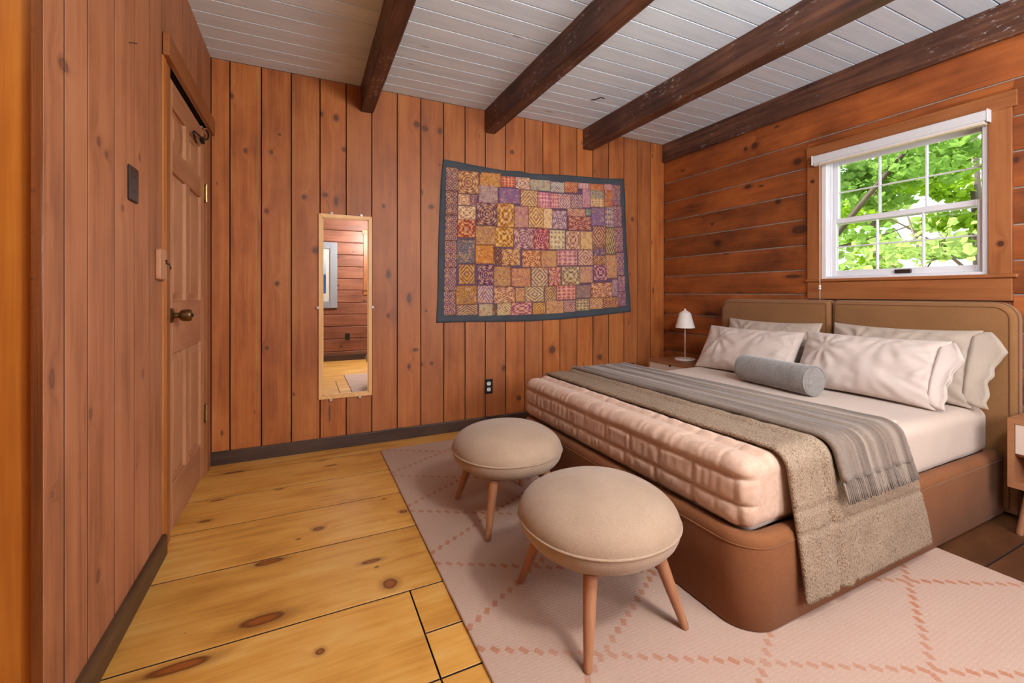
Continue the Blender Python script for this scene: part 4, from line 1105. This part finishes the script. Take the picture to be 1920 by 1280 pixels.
dirv = (gp[-1] - gp[-2]).normalized()
nst = 46
for i in range(nst):
    xx = lerp(gx0(1) + .005, gx1(1) - .005, i / (nst - 1)) + rng.uniform(-.0008, .0008); L = .078 + rng.uniform(-.005, .003)
    e = gp[-1] + gn[-1] * .0055; pts = []
    sw = rng.uniform(-.003, .003) + .006 * (i / nst)
    for k in range(4):
        q = e + dirv * (L * k / 3 - .004); pts.append((xx + sw * (k / 3) ** 2, q.x, q.y))
    fg.tube(pts, [.0034, .0042, .0040, .0028], 6)
fr_ = fg.build('fringe', M_throw, gt, True); fr_['kind'] = 'stuff'

# ------------------------------------------------------------------ pillows
HEMP = [(-1, .82), (-.80, .66), (-.62, .76), (-.30, .62), (-.14, .80), (.08, .74), (.50, 1.08), (.80, .78), (1, .52)]
def hem_len(q):
    for (a_, la), (b_, lb_) in zip(HEMP[:-1], HEMP[1:]):
        if q <= b_: return lerp(la, lb_, (q - a_) / (b_ - a_))
    return HEMP[-1][1]
def pillow(name, c, wid, hgt, th, lean, yaw, mat, label, seed, hem=0, roll=0.0, group=None):
    """wid along Y, hgt up the slope; c = centre of the lower edge; lean from vertical towards +X"""
    n, m = 76, 52; rng = random.Random(seed); V = []; Fc = []
    def pt(u, v_, s):
        cu, cv = u, v_
        pin = .055
        a = wid / 2 * cu * (1 - pin * (1 - cv ** 2) * abs(cu)); b = hgt / 2 * cv * (1 - pin * 1.6 * (1 - cu ** 2) * abs(cv))
        e = max(0, (1 - abs(cu) ** 2.6)) ** .55 * max(0, (1 - abs(cv) ** 2.4)) ** .55
        t = th / 2 * e
        wv = 0
        if s > 0 or True:
            edge_ = 1 - min(1 - abs(cu), 1 - abs(cv))
            ang = math.atan2(cv, cu)
            wv += .014 * e * mnoise.noise((cu * 2.2 + seed, cv * 2.6, s * 3)) + .006 * e * mnoise.noise((cu * 6 + seed, cv * 3.6, s * 3 + 5))
            wv += .006 * (edge_ ** 3) * (1 - edge_ ** 8) * math.sin(ang * 26 + 3 * mnoise.noise((cu * 2, cv * 2, seed)))
            # pulled creases fanning out from a pinch near the top edge, and slack folds at the ends
            for (pu, pv, am, fr) in ((-.55, .35, .011, 9), (.30, .95, .008, 11), (-.95, -.8, .007, 8), (.95, .2, .008, 10)):
                du, dv_ = (cu - pu) * wid / hgt, cv - pv; rr_ = math.hypot(du, dv_); th_ = math.atan2(dv_, du)
                wv += am * e ** .7 * math.sin(th_ * fr + seed + 2.0 * mnoise.noise((rr_ * 1.5, th_ * 2, seed))) * min(1, rr_ * 3) * math.exp(-rr_ * 1.5)
            wv += .010 * e * (.5 - abs(mnoise.noise((cu * 1.7 + cv * 1.4 + seed, cv * 1.1 - cu, 9.0)))) * .9
        return a, b, s * (t + wv * (1 if s > 0 else .6) * (1 if e > .02 else 0))
    lo_t = math.radians(lean)
    def world(a, b, d):
        # local: a -> Y (reversed so left is +Y), b -> up slope, d -> outward (-X side front)
        b2 = b + hgt / 2
        y_ = -a; x_ = math.sin(lo_t) * b2 - math.cos(lo_t) * d; z_ = math.cos(lo_t) * b2 + math.sin(lo_t) * d
        ya = y_ * math.cos(roll) - z_ * math.sin(roll); za = z_ * math.cos(roll) + y_ * math.sin(roll)
        cy, sy = math.cos(yaw), math.sin(yaw)
        return (c[0] + x_ * cy - ya * sy, c[1] + x_ * sy + ya * cy, c[2] + za)
    idx = {}
    for s in (1, -1):
        for j in range(m + 1):
            for i in range(n + 1):
                u = math.sin((2 * i / n - 1) * PI / 2); v_ = math.sin((2 * j / m - 1) * PI / 2)
                b_ = i in (0, n) or j in (0, m)
                if b_ and s < 0: idx[(s, i, j)] = idx[(1, i, j)]; continue
                idx[(s, i, j)] = len(V); V.append(world(*pt(u, v_, s)))
    for s in (1, -1):
        for j in range(m):
            for i in range(n):
                q = (idx[(s, i, j)], idx[(s, i + 1, j)], idx[(s, i + 1, j + 1)], idx[(s, i, j + 1)])
                Fc.append(q if s > 0 else q[::-1])
    # seat the pillow: lowest point at c.z
    zmin = min(q[2] for q in V); dz = c[2] - zmin
    V = [(x, y_, z + dz) for x, y_, z in V]
    pw = thing(name, c, label, 'pillow', group)
    mesh_obj('case', V, Fc, mat, pw, True)
    if hem:
        # open end of the pillowcase: a loose two-layer sleeve past the near end
        hv = []; hf = []; K = 26; Lh = hem
        ringn = 2 * K
        st = 6
        for k in range(st + 1):
            t = k / st
            for i in range(ringn):
                s = 1 if i < K else -1
                j = i if i < K else ringn - 1 - i
                v_ = -1 + 2 * (j + .5) / K
                ln = hem_len(v_)
                a = wid / 2 * .90 + (Lh + wid * .05) * t * ln
                b = hgt / 2 * v_ * lerp(.90, .985, sst(t * 1.5))
                e = max(0, 1 - abs(v_) ** 2.4) ** .55
                d = s * (lerp(th / 2 * e * .44, .007 * e + .0015, sst(t * 1.2)) + .001) + .014 * t * mnoise.noise((v_ * 2.4, t * 1.5, seed + 3)) + .004 * t * mnoise.noise((v_ * 7, t * 2, seed + 7))
                p = world(a, b, d); hv.append((p[0], p[1], max(p[2] + dz, MT + .0075)))
        for k in range(st):
            for i in range(ringn):
                hf.append((k * ringn + i, k * ringn + (i + 1) % ringn, (k + 1) * ringn + (i + 1) % ringn, (k + 1) * ringn + i))
        ho = mesh_obj('open_hem', hv, hf, mat, pw, True)
        sd = ho.modifiers.new('thickness', 'SOLIDIFY'); sd.thickness = .0012; sd.offset = 0
        ss = []
        for i in range(K): q = hv[i]; ss.append((q[0] - .0015, q[1], q[2]))
    return pw
GP = 'bed pillows against the headboard'
ZP = MT + .004
pillow('pillow', (2.975, 2.085, ZP), .70, .395, .12, 20, 0.0, M_pil2, 'beige pillow on the far side, behind the white one, against the headboard', 3, group=GP)
pillow('pillow', (2.968, 1.318, ZP), .69, .405, .12, 20, 0.0, M_pil2, 'beige pillow with open hem at the near end of the headboard', 5, hem=.085, group=GP)
pillow('pillow', (2.760, 2.105, ZP), .74, .365, .15, 30, 0.0, M_pil, 'creased white pillow leaning in front on the far side', 8, group=GP)
pillow('pillow', (2.760, 1.380, ZP), .70, .372, .15, 28, 0.0, M_pil, 'white pillow with open hem leaning in front on the near side', 12, hem=.050, group=GP)
# bolster
bo = thing('bolster', (2.575, 1.715, MT + .002), 'grey velvet bolster cushion lying in front of the pillows', 'cushion')
A0, A1 = Vector((2.612, 1.945, MT + .0890)), Vector((2.535, 1.455, MT + .0890))
dv = (A1 - A0).normalized(); bp = []; br = []
L = (A1 - A0).length
for i, (t, r) in enumerate([(.0, .065), (.004, .075), (.012, .0815)] + [(.012 + (L - .024) * k / 30, .0830 + .0018 * math.sin(k * 2.4) + .0015 * mnoise.noise((k * .9, 3, 3))) for k in range(1, 30)] + [(L - .012, .0815), (L - .004, .075), (L, .065)]):
    bp.append(A0 + dv * t); br.append(r)
bb_ = MB(); bb_.tube(bp, br, 40); bo_b = bb_.build('cover', M_grey, bo, 60)
for E_, sgn in ((A0, -1), (A1, 1)):
    up = dv.orthogonal().normalized(); sd_ = dv.cross(up); o_ = E_ + dv * (-.006 if sgn > 0 else .006)
    ring = [o_ + (up * math.cos(a) + sd_ * math.sin(a)) * .0800 for a in [2 * PI * k / 36 for k in range(37)]]
    MB().tube(ring, .0032, 6).build('piping', M_grey, bo, True)

# ------------------------------------------------------------------ stools
def stool(cx, cy, label):
    s = thing('stool', (cx, cy, .011), label, 'stool', 'oatmeal footstools at the foot of the bed')
    R = .270; SQ = 2.15
    zs_, prof = .330, [(0, .224)]
    for k in range(1, 9): an = PI / 2 * k / 9; prof.append((R * math.sin(an) ** .62, zs_ - .106 * math.cos(an) ** .86))
    prof.append((R, zs_))
    for k in range(1, 15): an = PI / 2 * k / 15; prof.append((R * math.cos(an) ** .86, zs_ + .116 * math.sin(an) ** .92))
    prof.append((0, zs_ + .116))
    b = MB().lathe(prof, (cx, cy, 0), 64, 'Z', SQ).build('seat', M_stool, s, True)
    ring = []
    for k in range(65):
        a = 2 * PI * k / 64; q = (abs(math.cos(a)) ** SQ + abs(math.sin(a)) ** SQ) ** (-1 / SQ); ring.append((cx + (R + .001) * q * math.cos(a), cy + (R + .001) * q * math.sin(a), .330))
    MB().tube(ring, .0042, 6).build('piping', M_stoolp, b, True)
    for sx in (-1, 1):
        for sy in (-1, 1):
            top = Vector((cx + sx * .135, cy + sy * .150, .240)); bot = Vector((cx + sx * .192, cy + sy * .217, .0112))
            MB().tube([top, top.lerp(bot, .5), top.lerp(bot, .96), bot], [.0225, .0185, .0128, .0105], 16).build('leg', M_leg, s, 50)
    return s
stool(.927, 1.257, 'round oatmeal upholstered footstool nearest the camera, on the rug')
stool(.921, 2.000, 'round oatmeal upholstered footstool farther away, nearer the plank wall')

# ------------------------------------------------------------------ nightstands
def nightstand(X0, X1, Y0, Y1, Z0, Z1, label, dsplit):
    s = thing('nightstand', ((X0 + X1) / 2, (Y0 + Y1) / 2, 0), label, 'nightstand', 'oak nightstands either side of the bed')
    t = .022
    # mitred case seen from the front (-X): outline frame in Y-Z
    for nm, poly in (('top', [(Y0, Z1), (Y1, Z1), (Y1 - t, Z1 - t), (Y0 + t, Z1 - t)]), ('bottom', [(Y0, Z0), (Y0 + t, Z0 + t), (Y1 - t, Z0 + t), (Y1, Z0)]),
                     ('side', [(Y0, Z0), (Y0, Z1), (Y0 + t, Z1 - t), (Y0 + t, Z0 + t)]), ('side', [(Y1, Z0), (Y1 - t, Z0 + t), (Y1 - t, Z1 - t), (Y1, Z1)])):
        MB().prism(poly, X0, X1, 'X').build(nm, M_ns, s)
    MB().box(X1 - .010, X1 - .002, Y0 + t, Y1 - t, Z0 + t, Z1 - t).build('back', M_ns, s)
    zd = lerp(Z0 + t, Z1 - t, dsplit)
    MB().box(X0 + .02, X1 - .011, Y0 + t, Y1 - t, zd - .014, zd - .002).build('shelf', M_ns, s)
    # drawer front with a notched pull
    yc = (Y0 + Y1) / 2; g = .002
    poly = [(Y0 + t + g, zd), (Y1 - t - g, zd), (Y1 - t - g, Z1 - t - g), (yc + .026, Z1 - t - g), (yc, Z1 - t - g - .024), (yc - .026, Z1 - t - g), (Y0 + t + g, Z1 - t - g)]
    d = MB().prism(poly, X0 + .004, X0 + .020, 'X').build('drawer', M_drawer, s)
    MB().box(X0 + .0205, X1 - .05, Y0 + t + .01, Y1 - t - .01, zd + .004, Z1 - t - .03).build('drawer_box', dark_gap, d)
    for sx, xx in ((-1, X0 + .06), (1, X1 - .06)):
        for sy, yy in ((-1, Y0 + .06), (1, Y1 - .06)):
            a = Vector((xx, yy, Z0 + .001)); b = Vector((xx + sx * .03, yy + sy * .03, .0005))
            MB().tube([a, a.lerp(b, .95), b], [.020, .013, .011], 14).build('leg', M_leg, s, 50)
    return s
nightstand(2.858, 3.262, 2.585, 3.100, .195, .500, 'oak nightstand with white drawer between the bed and the plank wall', .48)
nightstand(2.915, 3.262, .300, .836, .215, .530, 'oak nightstand partly in view at the right edge beside the bed', .50)
# table lamp
LX, LY, LZ = 3.095, 2.885, .5005
lamp = thing('table_lamp', (LX, LY, LZ), 'small white table lamp with a cone shade on the far nightstand', 'lamp')
MB().lathe([(0, 0), (.082, 0), (.086, .004), (.086, .012), (.082, .017), (.02, .020), (0, .020)], (LX, LY, LZ), 40).build('base', M_lamp, lamp, 40)
MB().tube([(LX, LY, LZ + .018), (LX, LY, LZ + .40)], .0052, 10).build('stem', plain('lamp_stem', (206, 180, 162), .5), lamp, True)
sh = MB().lathe([(.006, .455), (.012, .448), (.042, .430), (.050, .420), (.0845, .292), (.082, .2905), (.080, .293), (.046, .415), (.038, .424), (0, .428)], (LX, LY, LZ), 40)
sh.build('shade', M_lamp, lamp, 40)
MB().lathe([(0, 0), (.006, 0), (.005, .010), (0, .013)], (LX, LY, LZ + .452), 12).build('finial', M_lamp, lamp, True)

# ------------------------------------------------------------------ outdoors: sloping ground and trees beyond the window
def ground_mat():
    t = NT('grass_ground'); f = t.noise(t.pos(), 1.6, 5); return t.set(t.mix(f, lin((96, 120, 50)), lin((170, 176, 110))), .95)
gv = []; gf = []; N = 24
for j in range(N + 1):
    for i in range(N + 1):
        x = 3.6 + 46 * i / N; y = -26 + 70 * j / N
        gv.append((x, y, -.7 + .055 * max(0, x - 6) + .25 * mnoise.noise((x * .3, y * .3, 1))))
for j in range(N):
    for i in range(N): a = j * (N + 1) + i; gf.append((a, a + 1, a + N + 2, a + N + 1))
o = mesh_obj('ground', gv, gf, ground_mat(), None, True); o['kind'] = 'structure'
def leaf_mat(name, a, b):
    t = NT(name); f = t.noise(t.pos(), 2.2, 4); g = t.noise(t.pos(), 23, 2)
    c = t.mix(t.math('ADD', t.math('MULTIPLY', f, .6), t.math('MULTIPLY', g, .4)), lin(a), lin(b))
    df = t.n('ShaderNodeBsdfDiffuse'); tl = t.n('ShaderNodeBsdfTranslucent'); mx = t.n('ShaderNodeMixShader'); mx.inputs[0].default_value = .45
    t.put(df.inputs[0], c); t.put(tl.inputs[0], c)
    t.t.links.new(df.outputs[0], mx.inputs[1]); t.t.links.new(tl.outputs[0], mx.inputs[2]); t.t.links.new(mx.outputs[0], t.t.nodes['Material Output'].inputs[0])
    return t.m
ML1 = leaf_mat('maple_leaf', (92, 136, 58), (168, 198, 100))
ML2 = leaf_mat('lime_leaf', (96, 150, 30), (186, 208, 70))
ML3 = leaf_mat('pale_leaf', (124, 162, 74), (200, 212, 138))
M_bark = wood('bark', 0, 2, (60, 48, 40), (92, 76, 62), (120, 102, 86), rk=(5, 2, .05), bump=.5)
def foliage(name, clumps, size, mat, parent, seed):
    r = np.random.default_rng(seed); C = []
    for (c, rad, n) in clumps:
        d = r.normal(size=(n, 3)); d /= np.linalg.norm(d, axis=1)[:, None]
        C.append(np.array(c) + d * np.array(rad) * (r.random((n, 1)) ** .45))
    C = np.concatenate(C); n = len(C)
    a = r.normal(size=(n, 3)); a[:, 2] *= .45; a /= np.linalg.norm(a, axis=1)[:, None]
    b = np.cross(a, r.normal(size=(n, 3))); b /= np.linalg.norm(b, axis=1)[:, None]
    s = size * (.6 + .8 * r.random((n, 1)))
    # five-pointed leaf as a folded hexagon: 6 verts, 2 quads
    V = np.stack([C - a * s * .55, C - a * s * .05 + b * s * .5, C + a * s * .35 + b * s * .28, C + a * s * .6, C + a * s * .35 - b * s * .28, C - a * s * .05 - b * s * .5], 1)
    k = np.cross(a, b); V[:, 1:3] += (k * s * .12)[:, None]; V[:, 4:6] += (k * s * .12)[:, None]
    V = V.reshape(-1, 3)
    F = (np.arange(n)[:, None, None] * 6 + np.array([[0, 1, 2, 3], [0, 3, 4, 5]])[None]).reshape(-1, 4)
    o = mesh_obj(name, V, F.tolist(), mat, parent, False, fix=False); o['kind'] = 'stuff'; return o
def tree(loc, label, trunk, branches, clumps, size, mat, seed):
    t = thing('tree', loc, label, 'tree', 'trees outside the window')
    MB().tube([p for p, r in trunk], [r for p, r in trunk], 10).build('trunk', M_bark, t, True)
    for P, r0, r1 in branches:
        q = smooth_pts(P, 4); MB().tube(q, [lerp(r0, r1, i / (len(q) - 1)) for i in range(len(q))], 7).build('branch', M_bark, t, True)
    foliage('foliage', clumps, size, mat, t, seed); return t
rr = random.Random(11)
def cl(x, y, z, s, n, k): return [((x + rr.gauss(0, s[0]), y + rr.gauss(0, s[1]), z + rr.gauss(0, s[2])), (rr.uniform(.3, .5), rr.uniform(.3, .55), rr.uniform(.10, .2)), n) for _ in range(k)]
# maple on the left with the long rising limb
tree((7.2, 5.35, -.65), 'leafy maple with a long dark rising limb, left in the window view',
     [((7.2, 5.35, -.65), .17), ((7.15, 5.3, .6), .15), ((7.2, 5.2, 2.0), .12), ((7.3, 5.25, 4.6), .07)],
     [([(7.15, 5.25, .7), (7.0, 4.55, 1.15), (7.0, 3.9, 1.75), (7.05, 3.35, 2.45), (7.1, 2.75, 3.2), (7.2, 2.3, 3.8)], .062, .020), ([(7.0, 3.9, 1.75), (7.2, 3.5, 1.85), (7.3, 3.0, 2.0)], .022, .008),
      ([(7.2, 5.2, 2.0), (7.4, 4.6, 2.6), (7.5, 3.9, 3.3)], .05, .015), ([(7.05, 3.35, 2.45), (7.3, 3.1, 2.9), (7.4, 2.7, 3.6)], .024, .008)],
     cl(7.6, 3.9, 2.85, (.4, .55, .42), 150, 19) + cl(7.5, 2.9, 3.15, (.4, .4, .35), 130, 8) + cl(7.4, 4.2, 1.75, (.3, .4, .3), 100, 5), .095, ML1, 1)
tree((9.6, 3.0, -.5), 'yellow-green tree with airy sprays, right in the window view',
     [((9.6, 3.0, -.5), .10), ((9.6, 3.05, 1.5), .08), ((9.7, 3.2, 4.6), .04)],
     [([(9.6, 3.05, 1.3), (9.4, 3.6, 2.0), (9.3, 4.2, 2.5)], .03, .008), ([(9.6, 3.05, 1.8), (9.7, 2.6, 2.5), (9.7, 2.2, 3.2)], .03, .008)],
     cl(9.5, 3.3, 2.55, (.5, .7, .55), 110, 15) + cl(9.5, 4.6, 2.1, (.4, .5, .5), 90, 8), .11, ML2, 2)
tree((6.4, 2.2, -.65), 'thin-stemmed sapling, low right in the window view',
     [((6.4, 2.2, -.65), .03), ((6.45, 2.3, .6), .025), ((6.5, 2.55, 1.5), .016), ((6.5, 2.7, 2.1), .008)],
     [([(6.42, 2.28, .5), (6.4, 2.1, 1.2), (6.45, 2.05, 1.9)], .018, .006), ([(6.45, 2.35, .8), (6.5, 2.7, 1.3), (6.5, 3.0, 1.6), (6.6, 3.2, 1.75)], .014, .004), ([(6.42, 2.2, .3), (6.4, 2.5, 1.0), (6.35, 2.85, 1.35)], .014, .004),
      ([(6.5, 2.5, 1.4), (6.55, 2.35, 1.75), (6.6, 2.3, 2.1)], .009, .003)],
     cl(6.5, 2.6, 1.55, (.25, .4, .25), 26, 9), .09, ML3, 3)
tree((13.5, 6.2, -.3), 'pale distant tree behind the maple, through the window', [((13.5, 6.2, -.3), .16), ((13.5, 6.3, 4.5), .08)],
     [([(13.5, 6.2, 1.5), (13.2, 5.4, 2.3), (13.0, 4.8, 2.8)], .05, .01)], cl(13.4, 6.0, 1.9, (.6, 1.1, 1.0), 170, 18), .16, ML3, 4)
tree((15.0, 4.2, -.2), 'pale distant tree behind the yellow-green one, through the window', [((15, 4.2, -.2), .15), ((15, 4.3, 4.2), .07)],
     [([(15, 4.2, 1.2), (14.7, 4.9, 2.2), (14.6, 5.4, 2.6)], .05, .01)], cl(15, 4.4, 1.6, (.6, 1.1, 1.0), 170, 18), .16, ML3, 5)
for (x, y, z, m, s, lb) in ((10.5, 5.6, .4, ML2, 6, 'low lime-green shrub at the left foot of the window view'), (10.5, 3.6, .3, ML3, 7, 'low pale shrub at the right foot of the window view')):
    t = thing('shrub', (x, y, -.45), lb, 'shrub', 'shrubs outside the window')
    for k in range(4): MB().tube([(x, y, -.5), (x + rr.gauss(0, .2), y + rr.gauss(0, .3), .3), (x + rr.gauss(0, .4), y + rr.gauss(0, .7), 1.1)], [.025, .018, .006], 6).build('stem', M_bark, t, True)
    foliage('foliage', cl(x, y, z + .35, (.4, .8, .35), 190, 14), .14, m, t, s)
